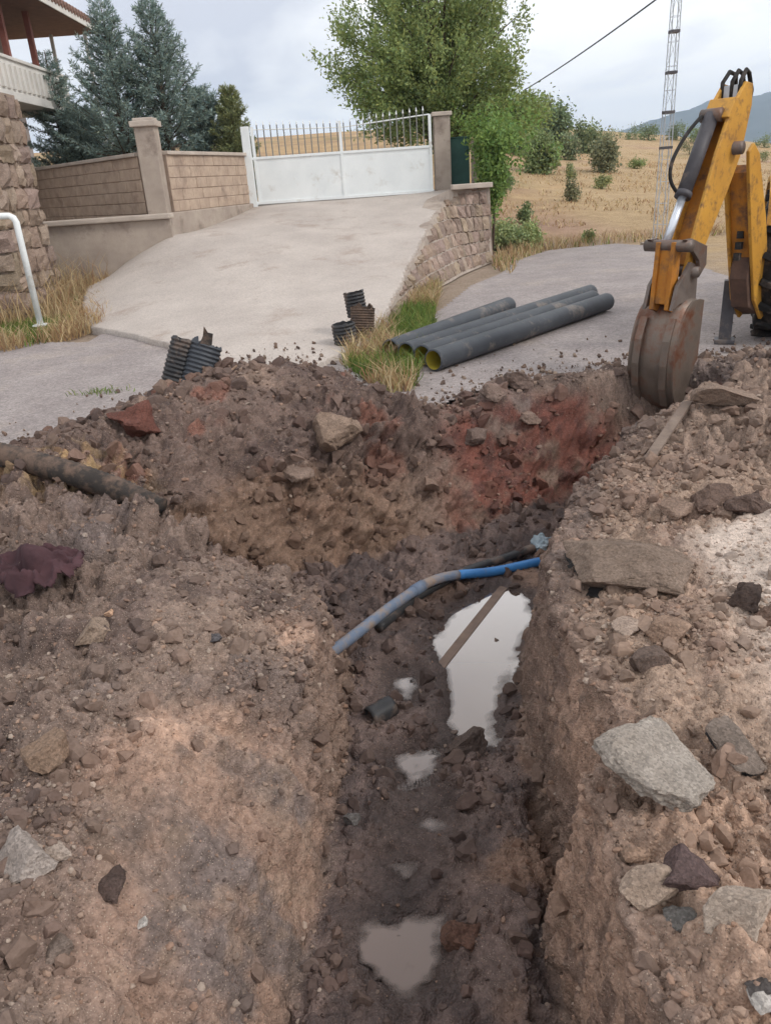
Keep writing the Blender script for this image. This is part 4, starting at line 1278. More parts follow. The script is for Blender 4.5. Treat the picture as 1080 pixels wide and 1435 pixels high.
# uneven outline: a few boughs thrust out, a few gaps
dirs = cl - np.array([-.4, 0, 2.6])
bough = fbm(dirs[:, 0] * .9 + 9, dirs[:, 1] * .9, dirs[:, 2] * .9, 1.1, 2, 7)
cl = np.array([-.4, 0, 2.6]) + dirs * (1 + .26 * bough)[:, None]
cl = cl[bough > -.62]
cl = np.r_[cl, blob_points(r, 150, (.1, -.3, 1.75), (2.2, 1.5, .75), .5)]
LP, LD = [], []
for c_ in cl:
    d = c_ - np.array([0, 0, 1.2]); d /= np.linalg.norm(d)
    k = int(r.integers(70, 140))
    t = r.random(k)[:, None]
    LP.append(c_ + d * (t - .6) * .55 + r.normal(0, .085, (k, 3)) + np.array([0, 0, -.05]) * t ** 2)
    LD.append(np.repeat(d[None], k, 0))
LP = np.concatenate(LP); LD = np.concatenate(LD)
V, F, c_ = leaves(LP, .084, r, .5, LD * .8, .8, .34, up=-.15)
tt = fbm(LP[:, 0], LP[:, 1], LP[:, 2], .7, 2, 17)
c_ = c_ * np.repeat(1 + .3 * tt, 4)[:, None]
link('crown', fast_mesh('crown', V, F, c_), LEAF, tree, smooth=False)
tk = MB().tube([(0, 0, 0), (.03, 0, .6), (-.05, .05, 1.2), (-.2, 0, 2.2), (-.3, .05, 3.4), (-.35, 0, 4.8)], [.17, .14, .12, .09, .06, .02], 10)
for i, c_ in enumerate(cl[::7]):
    z0 = min(4.2, max(.8, c_[2] * .55))
    b0 = np.array([np.interp(z0, [0, 1.2, 2.2, 3.4, 4.8], [0, -.05, -.2, -.3, -.35]), 0, z0])
    mid = (b0 + c_) / 2 + np.array([0, 0, .18])
    tk.tube([b0, mid, c_], [.035, .02, .006], 5, caps=False)
tk.build('trunk', BARK, tree, smooth=True)

# climbing greenery at the wall corner
r = np.random.default_rng(22)
vb = gy(690, 300, 17.2)
vine = empty('climbing_vine', (vb[0], vb[1], 0))
tag(vine, 'bright green climbing vine hanging beside the stone wall corner', 'vine')
LP = []
for k in range(70):
    px = 688 + r.normal(0, 11); py0 = r.uniform(165, 215); py1 = py0 + r.uniform(40, 130)
    py1 = min(py1, 325 - abs(px - 686) * 2.2)
    t = r.random(60)
    q0, q1 = gy(px, py0, 17.3 + r.normal(0, .25)), gy(px - 3, max(py1, py0 + 10), 17.2 + r.normal(0, .2))
    LP.append(q0[None] * (1 - t[:, None]) + q1[None] * t[:, None] + r.normal(0, .05, (60, 3)))
for k in range(55):
    q = gy(700 + r.normal(0, 22), 190 + r.normal(0, 18), 17.6 + r.normal(0, .5))
    LP.append(q[None] + r.normal(0, .13, (50, 3)))
LP = np.concatenate(LP) - np.array([vb[0], vb[1], 0])
V, F, c_ = leaves(LP, .085, r, .6, None, 1, .3, up=-.6)
link('foliage', fast_mesh('foliage', V, F, c_), LEAF_VINE, vine)
MB().tube([(0, .1, 0), (.05, .1, .8), (-.03, .15, 1.6), (.06, .2, 2.5)], [.03, .028, .024, .012], 7).build('stem', BARK, vine, smooth=True)


def conifer(name, label, base, h, rad, seed, m, dense=1.0, twig=.12, lean=(0, 0), start=.1, power=.9, rise=.6):
    r = np.random.default_rng(seed)
    root = empty(name, base)
    tag(root, label, 'tree', 'conifers behind the block walls')
    tr = MB().tube([(0, 0, -.2), (lean[0] * .5, lean[1] * .5, h * .5), (lean[0], lean[1], h)], [.06 + .02 * h, .03 + .012 * h, .006], 8)
    TP, TD = [], []
    z = h * start
    while z < h * .985:
        f = (z / h)
        br = rad * (1 - f) ** power + .05
        nb = int(r.integers(5, 8))
        g0 = r.uniform(0, 6.28)
        for k in range(nb):
            g = g0 + 6.283 * k / nb + r.normal(0, .2)
            L = br * r.uniform(.65, 1.2)
            el = rise * (.3 + f) + r.normal(0, .1)
            d = np.array([math.cos(g) * math.cos(el), math.sin(g) * math.cos(el), math.sin(el)])
            b0 = np.array([lean[0] * f, lean[1] * f, z])
            n = max(5, int(L * 42 * dense))
            t = np.sort(r.random(n)) ** .8
            p = b0 + d * (t * L)[:, None] + np.array([0, 0, -.10 * L]) * (np.sin(t * 3.1))[:, None]
            if L > .3:
                tr.tube([b0, b0 + d * L * .5 + np.array([0, 0, -.1 * L]), b0 + d * L], [.012 + .01 * L, .01, .003], 4, caps=False)
            side = np.cross(d, [0, 0, 1.0]); side /= np.linalg.norm(side)
            sg = r.choice([-1, 1], n)[:, None]
            td = d * .8 + side * sg * r.uniform(.3, .9, (n, 1)) + r.normal(0, .2, (n, 3)) + np.array([0, 0, .12])
            TP.append(p); TD.append(td / np.linalg.norm(td, axis=1, keepdims=True) * (.5 + .8 * (1 - t))[:, None])
        z += h * r.uniform(.026, .045)
    TP = np.concatenate(TP); TD = np.concatenate(TD)
    # each twig: a brush of narrow needle blades
    K = 7
    n = len(TP)
    t = r.uniform(0, 1, (n, K))
    P = (TP[:, None] + TD[:, None] * (t * twig * 1.5)[..., None]).reshape(-1, 3)
    D = np.repeat(TD[:, None], K, 1).reshape(-1, 3)
    V, F, c_ = leaves(P, twig * .62, r, .2, D * 1.2, .55, .3)
    dk = np.repeat(r.uniform(.8, 1.2, n), K * 4)[:, None]
    link('needles', fast_mesh('needles', V, F, c_ * dk), m, root)
    tr.build('trunk', BARK, root, smooth=True)
    return root


YZ = 1.18
def cbase(px, y):
    p = gy(px, 215, y)
    return (p[0], p[1], YZ)


conifer('spruce_tree', 'tall blue green spruce with a thin top, left of the capped column', cbase(178, 18.0), gy(158, 0, 18.0)[2] - YZ, 1.75, 31, NEEDLE, .95, twig=.14, start=.3)
conifer('spruce_tree', 'tall blue green spruce rising just right of the capped column', cbase(240, 18.3), gy(225, 2, 18.3)[2] - YZ + .05, 1.85, 32, NEEDLE, .95, twig=.14, start=.3)
conifer('spruce_tree', 'shorter spruce in front of the white balcony', cbase(92, 19.6), gy(84, 68, 19.6)[2] - YZ, 1.5, 33, NEEDLE, 1.0, rise=.4, start=.25)
conifer('juniper_bush', 'low spreading blue juniper hugging the wall left of the gate', cbase(288, 18.9), gy(285, 130, 18.9)[2] - YZ, .95, 34, NEEDLE, 1.5, power=.5, start=.4)
conifer('small_conifer', 'small brown green conifer beside the left gate post', cbase(330, 18.6), gy(328, 126, 18.6)[2] - YZ, .62, 35, NEEDLE2, 1.7, power=.55, rise=.8)
conifer('juniper_bush', 'dark low juniper left of the capped column above the wall', cbase(125, 19.4), gy(125, 158, 19.4)[2] - YZ, 1.35, 36, NEEDLE, 1.3, power=.5, start=.3)


def ground_hit(px, py):
    d = ray(px, py)
    t = np.linspace(14, 130, 2400)
    p = CO[None] + d[None] * t[:, None]
    z = hill(p[:, 0], p[:, 1])
    k = np.argmax(p[:, 2] < z)
    if k == 0: k = np.argmin(np.abs(p[:, 2] - z))
    return p[k].copy(), float(t[k])


BUSHES = [
    (756, 196, 28, 40, (1, 1, .95), 'dark green tree on the ridge beside the broadleaf tree crown'),
    (779, 204, 34, 38, (.85, .95, .9), 'dark bushy tree on the ridge, second right of the broadleaf tree'),
    (822, 214, 30, 30, (1, 1.02, .95), 'rounded green bush on the slope under the mid ridge'),
    (849, 200, 20, 14, (.9, .95, .9), 'small dark bush on the ridge line above the grey shrub'),
    (796, 224, 20, 30, (1, 1, 1), 'upright green bush between two larger hillside bushes'),
    (757, 243, 36, 38, (1.05, 1.12, .9), 'large green bush low on the hillside bank near the vine'),
    (847, 241, 28, 34, (1.05, .92, .95), 'grey brown shrub standing alone mid slope'),
    (798, 254, 13, 18, (1.1, 1.05, .9), 'small green shrub below the upright hillside bush'),
    (800, 282, 15, 19, (1.05, .92, .98), 'small grey shrub alone on the lower golden slope'),
    (735, 312, 16, 19, (.95, 1.05, .9), 'small dark green shrub low on the slope near the road bend'),
    (706, 274, 20, 24, (1, 1.1, .95), 'green shrub on the bank just right of the vine'),
    (843, 264, 22, 12, (1.2, 1.1, .9), 'low olive clump below the lone grey brown shrub'),
    (889, 236, 24, 11, (1.15, 1.2, .85), 'low green clump in the grass left of the mast'),
    (880, 195, 16, 14, (.95, 1, .95), 'small dark bush on the ridge left of the mast'),
    (908, 196, 26, 17, (.95, 1, .95), 'wide dark bush on the ridge just left of the mast'),
    (947, 196, 22, 17, (.95, 1, .95), 'dark bush on the ridge just right of the mast'),
    (976, 200, 28, 17, (1, 1.08, .95), 'green bush on the ridge left of the digger arm'),
    (1070, 206, 22, 12, (1, 1.05, .95), 'dark bush on the ridge at the right edge'),
    (965, 216, 20, 13, (1.1, .95, .98), 'grey shrub in the grass between the mast and the digger arm'),
    (1068, 226, 15, 10, (1.15, 1.1, .9), 'small olive clump in the grass at the right edge'),
    (702, 350, 46, 28, (1.7, 1.7, 1.55), 'sage green roadside shrub at the foot of the stone wall corner'),
    (741, 348, 28, 28, (1.7, 1.7, 1.4), 'pale green roadside shrub at the road bend'),
    (824, 340, 12, 11, (1.2, 1.2, .95), 'tiny green weed at the far edge of the road'),
    (720, 216, 44, 50, (1.1, 1.25, .85), 'yellow green tree behind the right edge of the broadleaf crown'),
]
for i, (px, py, w, h, tint, lab) in enumerate(BUSHES):
    p, t = ground_hit(px, py)
    r = np.random.default_rng(600 + i)
    W, Hh = 1.4 * w * t / 1080 / 2, 1.3 * h * t / 1080
    root = empty('bush' if h < 36 else 'small_tree', p)
    tag(root, lab, 'bush' if h < 36 else 'tree', 'bushes on the dry hillside')
    nb = max(7, int(w * h / 30))
    cs = blob_points(r, nb, (0, 0, Hh * .45), (W * .85, W * .85, Hh * .45), .5) * np.array([r.uniform(.8, 1.25), 1, 1])
    n = int(260 + w * h * 3.2)
    pick = r.integers(0, nb, n)
    P = cs[pick] + r.normal(0, 1, (n, 3)) * np.array([W, W, Hh * .8]) * .21
    P[:, 2] = np.maximum(P[:, 2], .0)
    V, F, c_ = leaves(P, max(.06, .085 * Hh), r, .7, None, 1, .3)
    c_ = c_ * np.array(tint)[None] * np.repeat(r.uniform(.75, 1.2, nb)[pick], 4)[:, None]
    link('foliage', fast_mesh('foliage', V, F, c_), BUSH, root)
    MB().tube([(0, 0, -.1), (.03 * W, 0, Hh * .3), (0, .05 * W, Hh * .7)], [.05 * Hh, .03 * Hh, .01 * Hh], 6).build('stem', BARK, root)


# grass
def grass(name, label, pts, hmin, hmax, seed, colours, wid=.006, lean=.35):
    r = np.random.default_rng(seed)
    n = len(pts)
    h = r.uniform(hmin, hmax, n)[:, None]
    d = np.c_[r.normal(0, lean, (n, 2)), np.ones(n)]
    d /= np.linalg.norm(d, axis=1, keepdims=True)
    g = r.uniform(0, 6.28, n); w = np.c_[np.cos(g), np.sin(g), np.zeros(n)] * wid * r.uniform(.6, 1.5, (n, 1))
    b = pts
    mid = b + d * h * .55
    bend = np.c_[r.normal(0, .25, (n, 2)), -.12 * np.ones(n)] * h
    tip = b + d * h + bend
    V = np.stack([b - w, b + w, mid + w * .7, tip, mid - w * .7], 1).reshape(-1, 3)
    k = np.arange(n)[:, None] * 5
    F4 = k + np.array([[0, 1, 2, 4]]); F3 = k + np.array([[4, 2, 3]])
    cc = np.array([C(*q) for q in colours])
    return V, F4, F3, np.repeat(cc[r.integers(0, len(cc), n)] * r.uniform(.7, 1.2, (n, 1)), 5, 0)


def grass_obj(name, label, parts):
    Vs, F4, F3, Cs, k = [], [], [], [], 0
    for V, f4, f3, c in parts:
        Vs.append(V); F4.append(f4 + k); F3.append(f3 + k); Cs.append(c); k += len(V)
    o = link(name, fast_mesh(name, np.concatenate(Vs), [np.concatenate(F4), np.concatenate(F3)], np.concatenate(Cs)), GRASS)
    tag(o, label, 'grass', None, 'stuff')


r = np.random.default_rng(77)
STRAW = [(200, 176, 134), (188, 162, 122), (176, 148, 114), (164, 130, 100), (208, 190, 152)]
GREENS = [(104, 128, 60), (122, 144, 70), (90, 112, 56), (140, 140, 80)]
def region(n, poly, r):
    P = np.array(poly); lo, hi = P.min(0), P.max(0)
    q = r.uniform(lo, hi, (n * 4, 2))
    q = q[poly_sd(poly, q[:, 0], q[:, 1]) < 0][:n]
    return q
pl_ = [(-6.6, 9.0), (-4.6, 9.4), (-3.9, 10.3), (-3.7, 11.0), (-4.2, 12.8), (-4.5, 14.3), (-6.6, 14.3)]
q = region(15000, pl_, r); k = fbm(q[:, 0], q[:, 1], q[:, 0] * 0, .8, 3, 9)
zz = np.where(q[:, 1] > 12, .1 * (q[:, 1] - 12), 0)
P = np.c_[q, zz - .03]
green = (k + .9 * np.exp(-((q[:, 1] - 10.9) / .7) ** 2) * (q[:, 0] < -4.3)) > .35
near_edge = q[:, 1] < 10.5
grass_obj('grass_verge', 'green and straw coloured grass verge at the left below the stone wall', [
    grass('', '', P[~green], .08, .42, 1, STRAW), grass('', '', P[green], .05, .24, 2, GREENS),
    grass('', '', P[(q[:, 1] > 11.3) & (q[:, 0] < -4.6)][:900], .4, .95, 3, STRAW, .006, .22)])
pl_ = [(-.05, 6.6), (-.32, 7.5), (-.16, 8.6), (.12, 9.6), (.42, 10.9), (.8, 12.2), (1.1, 12.7), (1.0, 11.6), (.78, 10), (.66, 8.4), (.45, 7.2), (.3, 6.3), (.12, 6.25)]
q = region(8000, pl_, r); k = fbm(q[:, 0], q[:, 1], q[:, 0] * 0, .6, 3, 19)
green = (k + np.where((q[:, 0] > .2) & (q[:, 1] < 10.5), .4, .0)) > .15
P = np.c_[q, 0 * q[:, 0] - .02]
grass_obj('grass_strip', 'rough dry and green grass growing along the foot of the ramp wall', [
    grass('', '', P[~green], .07, .36, 4, STRAW + [(150, 148, 96)], .006, .4), grass('', '', P[green], .06, .28, 5, GREENS, .006, .35)])
q = np.r_[region(2600, [(2.4, 13.6), (2.9, 15.6), (3.8, 17.3), (5.5, 18.1), (9, 18.3), (9, 19.5), (4, 19), (2.7, 17), (2.3, 15)], r)]
P = np.c_[q, 0 * q[:, 0] - .04]
s = r.random(len(q)) < .25
hillq = np.c_[r.uniform(2, 26, 26000), 18.5 + 34 * r.random(26000) ** 1.5]
keepq = fbm(hillq[:, 0], hillq[:, 1], hillq[:, 0] * 0, 2.2, 3, 29) > -.08
hillq = hillq[keepq]
HP = np.c_[hillq, hill(hillq[:, 0], hillq[:, 1]) - .02]
grass_obj('dry_grass', 'straw coloured dry grass covering the hillside beyond the road', [
    grass('', '', P[~s], .1, .4, 6, STRAW, .008, .3), grass('', '', P[s], .08, .25, 7, GREENS, .008, .3),
    grass('', '', HP, .05, .22, 8, STRAW + [(190, 166, 126), (196, 172, 132), (184, 156, 120)], .016, .5)])
q = np.c_[r.normal(-1.72, .07, 60), r.normal(7.35, .05, 60), np.zeros(60)]
q2 = np.c_[r.normal(-2.55, .12, 90), r.normal(7.05, .05, 90), np.zeros(90)]
grass_obj('weed_tufts', 'small green weed tufts growing through the pavement left of the heap', [grass('', '', np.r_[q, q2], .03, .08, 9, GREENS, .005, .6)])

# ------------------------------------------------------------------ pipes
def ribbed_pipe(name, p0, p1, R, m, label, cat, pitch=.03, depth=.006, wall=.012, lining=None, group=None, seg=24, ragged=0.0, seed=0, bend=0.0, twist=0.0):
    """hollow corrugated pipe from p0 to p1"""
    r = np.random.default_rng(seed)
    p0, p1 = Vector(tuple(map(float, p0))), Vector(tuple(map(float, p1)))
    L = (p1 - p0).length
    n = max(4, int(L / pitch * 2))
    d = (p1 - p0).normalized()
    a = d.cross(Vector((0, 0, 1)) if abs(d.z) < .95 else Vector((1, 0, 0))).normalized()
    b = a.cross(d)
    root = empty(name, p0)
    tag(root, label, cat, group)
    rag = ragged * r.normal(size=seg) if ragged else np.zeros(seg)

    def tubev(rad, rib):
        V, F = [], []
        for i in range(n + 1):
            t = i / n
            c = d * (L * t) + Vector((0, 0, -bend * 4 * t * (1 - t)))
            rr = rad + (depth if (rib and i % 2) else 0)
            for k in range(seg):
                g = 6.28318 * k / seg
                e = d * (rag[k] * (1 if t > .99 else 0))
                V.append(c + e + (a * math.cos(g) + b * math.sin(g)) * rr)
        for i in range(n):
            for k in range(seg):
                k2 = (k + 1) % seg
                F.append((i * seg + k, i * seg + k2, (i + 1) * seg + k2, (i + 1) * seg + k))
        return V, F
    Vo, Fo = tubev(R, True); Vi, Fi = tubev(R - wall, False)
    o = MB(); o.add(Vo, Fo)
    q = len(o.v)
    o.v += [tuple(v) for v in Vi]
    for e in (0, n):
        for k in range(seg):
            k2 = (k + 1) % seg
            o.f.append((e * seg + k, e * seg + k2, q + e * seg + k2, q + e * seg + k))
    o.build('pipe_wall', m, root, smooth=depth < .006)
    MB().add(Vi, Fi).build('lining', lining or m, root, smooth=True)
    return root


G = 'long corrugated pipes on the road'
pd = Vector((.672, .741, 0)); pn = Vector((-.741, .672, 0))
A0 = Vector(tuple(gz(607, 506, .10)))
def along(n_off, s0, s1, div=0.0, z=.108):
    u = (pd + pn * div).normalized()
    b = A0 + pn * n_off; b.z = z
    return b + pd * s0, b + pd * s0 + u * (s1 - s0)
e = along(0, 0, 3.45)
ribbed_pipe('corrugated_pipe', e[0], e[1], .100, PIPE_GREY, 'long dark grey pipe nearest the trench, yellow inside its open end', 'pipe', .045, .0025, .014, YELLOW_IN, G)
e = along(.22, .12, 3.6, .01)
ribbed_pipe('corrugated_pipe', e[0], e[1], .100, PIPE_GREY, 'long dark grey pipe in the middle, mostly hidden behind the nearest pipe', 'pipe', .045, .0025, .014, YELLOW_IN, G)
e = along(.44, .15, 4.05, .02)
ribbed_pipe('corrugated_pipe', e[0], e[1], .100, PIPE_GREY, 'long dark grey pipe at the back reaching furthest up the road', 'pipe', .045, .0025, .014, YELLOW_IN, G)
e = along(.68, .2, 2.85, .12)
ribbed_pipe('corrugated_pipe', e[0], e[1], .100, PIPE_GREY, 'shorter dark grey pipe splayed to the left of the others', 'pipe', .045, .0025, .014, YELLOW_IN, G)

G = 'corrugated pipe offcuts'
b0, b1 = gy(244, 548, 6.05), gy(262, 476, 6.15)
ribbed_pipe('pipe_offcut', b0, b1, .112, PIPE_BLACK, 'blackish muddy ribbed pipe offcut standing on the heap, left one', 'pipe', .034, .011, .01, None, G, 20, .012, 1)
b0, b1 = gy(272, 548, 6.0), gy(290, 482, 6.1)
oc = ribbed_pipe('pipe_offcut', b0, b1, .115, PIPE_GREY, 'grey ribbed pipe offcut standing on the heap with a torn flap', 'pipe', .034, .011, .01, None, G, 20, .02, 2)
fl = MB()
v = [Vector((.10, 0, .36)), Vector((.19, .0, .34)), Vector((.21, .02, .43)), Vector((.17, .03, .44)), Vector((.15, .02, .49)), Vector((.13, .03, .42))]
fl.add(v + [q + Vector((0, .012, 0)) for q in v], [(0, 1, 2, 3, 4, 5), (11, 10, 9, 8, 7, 6)] + [(i, (i + 1) % 6, 6 + (i + 1) % 6, 6 + i) for i in range(6)])
fl.build('torn_flap', PIPE_OLD, oc)
# offcuts on the ramp
def rz_(x, y): return float(RAMP_Z(np.array(x), np.array(y))) + .02
q = gz(485, 478, .1)
ribbed_pipe('pipe_offcut', (q[0], q[1], rz_(q[0], q[1])), (q[0] - .02, q[1], rz_(q[0], q[1]) + .21), .118, PIPE_BLACK, 'short black ribbed pipe offcut on the ramp, lower left one', 'pipe', .034, .011, .01, None, G, 20, .004, 3)
q = gz(507, 470, .1)
ribbed_pipe('pipe_offcut', (q[0], q[1], rz_(q[0], q[1])), (q[0] + .03, q[1] + .05, rz_(q[0], q[1]) + .3), .125, mat('earth_caked_plastic', srgb(118, 98, 84), srgb(80, 68, 62), scale=14, bump=.8, bscale=40, dirt=srgb(70, 62, 58), dirt_amt=.4, dirt_scale=9, bdist=.03), 'earth caked brown pipe offcut standing on the ramp', 'pipe', .026, .01, .012, None, G, 20, .03, 4)
q2 = q
ribbed_pipe('pipe_offcut', (q2[0] - .03, q2[1] + .12, rz_(q2[0], q2[1]) + .20), (q2[0] - .06, q2[1] + .14, rz_(q2[0], q2[1]) + .46), .105, PIPE_BLACK, 'black ribbed pipe offcut standing behind the earth caked one', 'pipe', .034, .011, .01, None, G, 20, .006, 5)

# old pipe half buried at the left
lp = empty('buried_pipe', (-2.3, 4.35, .3))
tag(lp, 'dark old ribbed pipe half buried in the left bank', 'pipe')
pts = [(-1.4, .5, .06), (-.6, .22, .075), (-.15, .05, .06), (.2, -.08, .0), (.55, -.2, -.075), (.85, -.30, -.17), (1.05, -.38, -.26)]
P_ = np.array(pts); tt = np.linspace(0, 1, 110)
path = np.stack([np.interp(tt, np.linspace(0, 1, len(P_)), P_[:, k]) for k in range(3)], -1)
for _ in range(6):
    path[1:-1] = (path[:-2] + path[2:] + 2 * path[1:-1]) / 4
MB().tube(path, [.066 + (.006 if i % 2 else 0) for i in range(len(path))], 14).build('pipe_wall', PIPE_OLD, lp, smooth=True)

# pipes in the trench
def smooth_path(pts, n=60):
    P_ = np.array(pts, float); tt = np.linspace(0, 1, n)
    d = np.r_[0, np.cumsum(np.linalg.norm(np.diff(P_, axis=0), axis=1))]; d /= d[-1]
    path = np.stack([np.interp(tt, d, P_[:, k]) for k in range(3)], -1)
    for _ in range(10):
        path[1:-1] = (path[:-2] + path[2:] + 2 * path[1:-1]) / 4
    return path


bp_path = smooth_path([(-.75, 2.75, -.45), (-.45, 3.1, -.49), gy(478, 905, 3.36), gy(545, 852, 3.75), gy(598, 816, 4.08), gy(630, 806, 4.22), gy(690, 802, 4.33), gy(770, 784, 4.5), gy(850, 765, 4.72)], 90)
wp = empty('water_pipe', tuple(bp_path[30]))
tag(wp, 'blue plastic water pipe crossing the trench above the puddle', 'pipe')
off2 = bp_path[30]
split = int(np.argmin(np.abs(bp_path[:, 0] - .42)))
MB().tube(bp_path[:split + 1] - off2, .031, 14).build('dusty_length', PIPE_DUSTY, wp, smooth=True)
MB().tube(bp_path[split:] - off2, .0305, 14).build('blue_length', PIPE_BLUE, wp, smooth=True)
wp.children[0]['label'] = 'grey dust covered length of the pipe'
cl_ = MB().tube([bp_path[split - 12] - off2, bp_path[split - 9] - off2], .036, 14).build('joint_sleeve', PIPE_DUSTY, wp, smooth=True)

bk = smooth_path([gy(530, 880, 3.72), gy(580, 838, 4.04), gy(620, 815, 4.2), gy(655, 799, 4.36), gy(705, 783, 4.52), gy(750, 767, 4.68)], 40)
o = MB().tube(bk - bk[0], .03, 12).build('black_pipe', PIPE_BLACK, smooth=True)
o.location = tuple(bk[0])
tag(o, 'black plastic pipe lying just behind the blue pipe', 'pipe')

me = rock_mesh('film_bundle', 777, (.17, .14, .17), 4, 4, .30, (255, 255, 255))
me.materials.append(FOIL)
o = link('film_bundle', me, None, None, False); o.location = tuple(gy(757, 766, 4.66))
tag(o, 'crumpled pale plastic film wrapped round the black pipe end', 'plastic film')

c0 = gz(524, 1000, -.70)
ribbed_pipe('pipe_stub', (c0[0] - .02, c0[1] - .02, -.715), (c0[0] + .09, c0[1] + .05, -.70), .055, PIPE_BLACK, 'black pipe stub poking out of the trench mud', 'pipe', .03, .003, .008)

pa, pb_ = Vector(tuple(gz(702, 828, -.757))), Vector(tuple(gz(618, 934, -.757)))
dv = (pb_ - pa).normalized()
o = MB().box((0, 0, 0), ((pb_ - pa).length + .10, .056, .016)).build('batten', mat('wet_batten', srgb(126, 104, 90), srgb(98, 80, 70), scale=12, rough=.5), bevel=.004)
o.location = (pa + pb_) / 2; o.rotation_euler = (0, 0, math.atan2(dv.y, dv.x))
tag(o, 'brown wooden batten lying in the long puddle', 'batten')

e0, _ = earth_hit(908, 652); e1, _ = earth_hit(962, 578)
e0 = Vector(tuple(e0)) + Vector((0, 0, .035)); e1 = Vector(tuple(e1)) + Vector((0, 0, .07))
dv = (e1 - e0)
o = MB().box((0, 0, 0), (dv.length, .06, .022)).build('broken_board', mat('weathered_board', srgb(142, 126, 114), srgb(100, 86, 78), scale=12, bump=.4, bscale=40, dirt=srgb(110, 94, 84), dirt_amt=.4, dirt_scale=6), bevel=.004)
o.location = (e0 + e1) / 2; o.rotation_euler = Euler((.3, 0, 0)).to_quaternion().to_euler()
o.rotation_euler = dv.to_track_quat('X', 'Z').to_euler()
tag(o, 'weathered broken board on the bank edge below the digger bucket', 'board')

s0, s1 = gy(292, 552, 5.75), gy(332, 512, 5.95)
o = MB().tube([Vector((0, 0, 0)), Vector(tuple((s1 - s0) * .5 + np.array([0, 0, .01]))), Vector(tuple(s1 - s0))], [.016, .013, .008], 7).build('stick', WOOD, smooth=True)
o.location = tuple(s0)
tag(o, 'thin broken stick leaning beside the grey pipe offcut', 'stick')

# crumpled cloth
r = np.random.default_rng(41)
cc, _ = earth_hit(56, 808)
n = 44
u, v = np.meshgrid(np.linspace(-1, 1, n), np.linspace(-1, 1, n))
rr = np.sqrt(u ** 2 + v ** 2)
zc = .10 * np.clip(1 - rr, 0, 1) + .13 * (.35 - np.abs(fbm(u * 1.2 + 3, v * 1.2, u * 0, .6, 2, 71))) + .045 * np.abs(fbm(u * 2.4, v * 2.4 + 5, u * 0, .5, 2, 75)) - .075 * np.exp(-((u + .15) ** 2 + (v + .35) ** 2) / .05)
ang = np.arctan2(v, u)
ed_ = 1 + .2 * fbm(np.cos(ang) * 1.1, np.sin(ang) * 1.1, ang * 0, .8, 2, 77)
Vc = np.stack([u * .20 * ed_ + .03 * fbm(u, v, u * 0 + 2, .4, 2, 79), v * .17 * ed_ + .03 * fbm(u, v, u * 0 + 8, .4, 2, 83), zc], -1)
ii = np.arange(n * n).reshape(n, n)
qq = np.stack([ii[:-1, :-1], ii[:-1, 1:], ii[1:, 1:], ii[1:, :-1]], -1).reshape(-1, 4)
keep = (rr.ravel()[qq].max(1) < 1.02)
me = fast_mesh('cloth', Vc.reshape(-1, 3), qq[keep])
o = link('cloth', me, CLOTH, None, True)
md = o.modifiers.new('thick', 'SOLIDIFY'); md.thickness = .005
o.location = (cc[0], cc[1], cc[2] + .02)
tag(o, 'crumpled dark maroon cloth lying on the left bank', 'cloth')

# ------------------------------------------------------------------ lattice mast and cable
mb = empty('lattice_mast', (6.25, 17.3, -.05))
tag(mb, 'slender grey lattice mast standing beyond the road bend', 'mast')
Hm, w0, w1 = 9.5, .105, .035
cor = [(-1, -1), (1, -1), (1, 1), (-1, 1)]
wz = lambda z: w0 + (w1 - w0) * z / Hm
for a, b in cor:
    MB().tube([(a * w0, b * w0, 0), (a * w1, b * w1, Hm)], .009, 6).build('leg', GALV, mb)
z = 0.0; k = 0
while z < Hm - .4:
    z2 = z + .42
    br = MB(); hz_ = MB()
    for i in range(4):
        a, b = cor[i], cor[(i + 1) % 4]
        p, q = (a, b) if k % 2 else (b, a)
        br.tube([(p[0] * wz(z), p[1] * wz(z), z), (q[0] * wz(z2), q[1] * wz(z2), z2)], .004, 4, caps=False)
        hz_.tube([(a[0] * wz(z), a[1] * wz(z), z), (b[0] * wz(z), b[1] * wz(z), z)], .004, 4, caps=False)
    br.build('brace', GALV, mb); hz_.build('rung', GALV, mb)
    z = z2; k += 1
for zz in (1.9, 2.55, 3.25, 3.95, 4.6):
    MB().box((0, 0, zz), (wz(zz) * 2.3, wz(zz) * 2.3, .05)).build('clamp', DARK_STEEL, mb)
MB().box((0, 0, .0), (.6, .6, .12)).build('footing', CONC, mb)

A, B = np.array([3.7, 21.2, 3.33]), np.array([4.75, 4.0, 4.62])
_w0, _w1 = gy(740, 121, 20.5), gy(895, 0, 13.0)
_d = (_w1 - _w0) / (_w1[1] - _w0[1])
A = _w0 + _d * .6; B = _w1 + _d * -9.0
t = np.linspace(0, 1, 30)[:, None]
cab = A[None] * (1 - t) + B[None] * t + np.array([[0, 0, -.15]]) * (4 * t * (1 - t))
o = MB().tube(cab - cab[0], .011, 6).build('overhead_cable', WIRE_M)
o.location = tuple(cab[0])
tag(o, 'thin dark overhead cable rising from the broadleaf tree', 'cable')

# ------------------------------------------------------------------ backhoe loader
F0 = Vector((3.62, 7.35, 0)); EF = Vector((-.75, -.66, 0)).normalized(); ES = Vector((.66, -.75, 0)).normalized(); EZ = Vector((0, 0, 1))
bhr = empty('backhoe_loader', (4.7, 8.2, 0))
tag(bhr, 'yellow backhoe loader with its bucket lowered into the trench', 'backhoe')
INV = Matrix.Translation(-Vector((4.7, 8.2, 0)))


def A3(s, z, w=0.0):
    return F0 + EF * s + EZ * z + ES * w


def aprism(poly, w0, w1, mbx=None):
    return (mbx or MB()).prism(poly, F0, EF, EZ, ES, w0, w1)


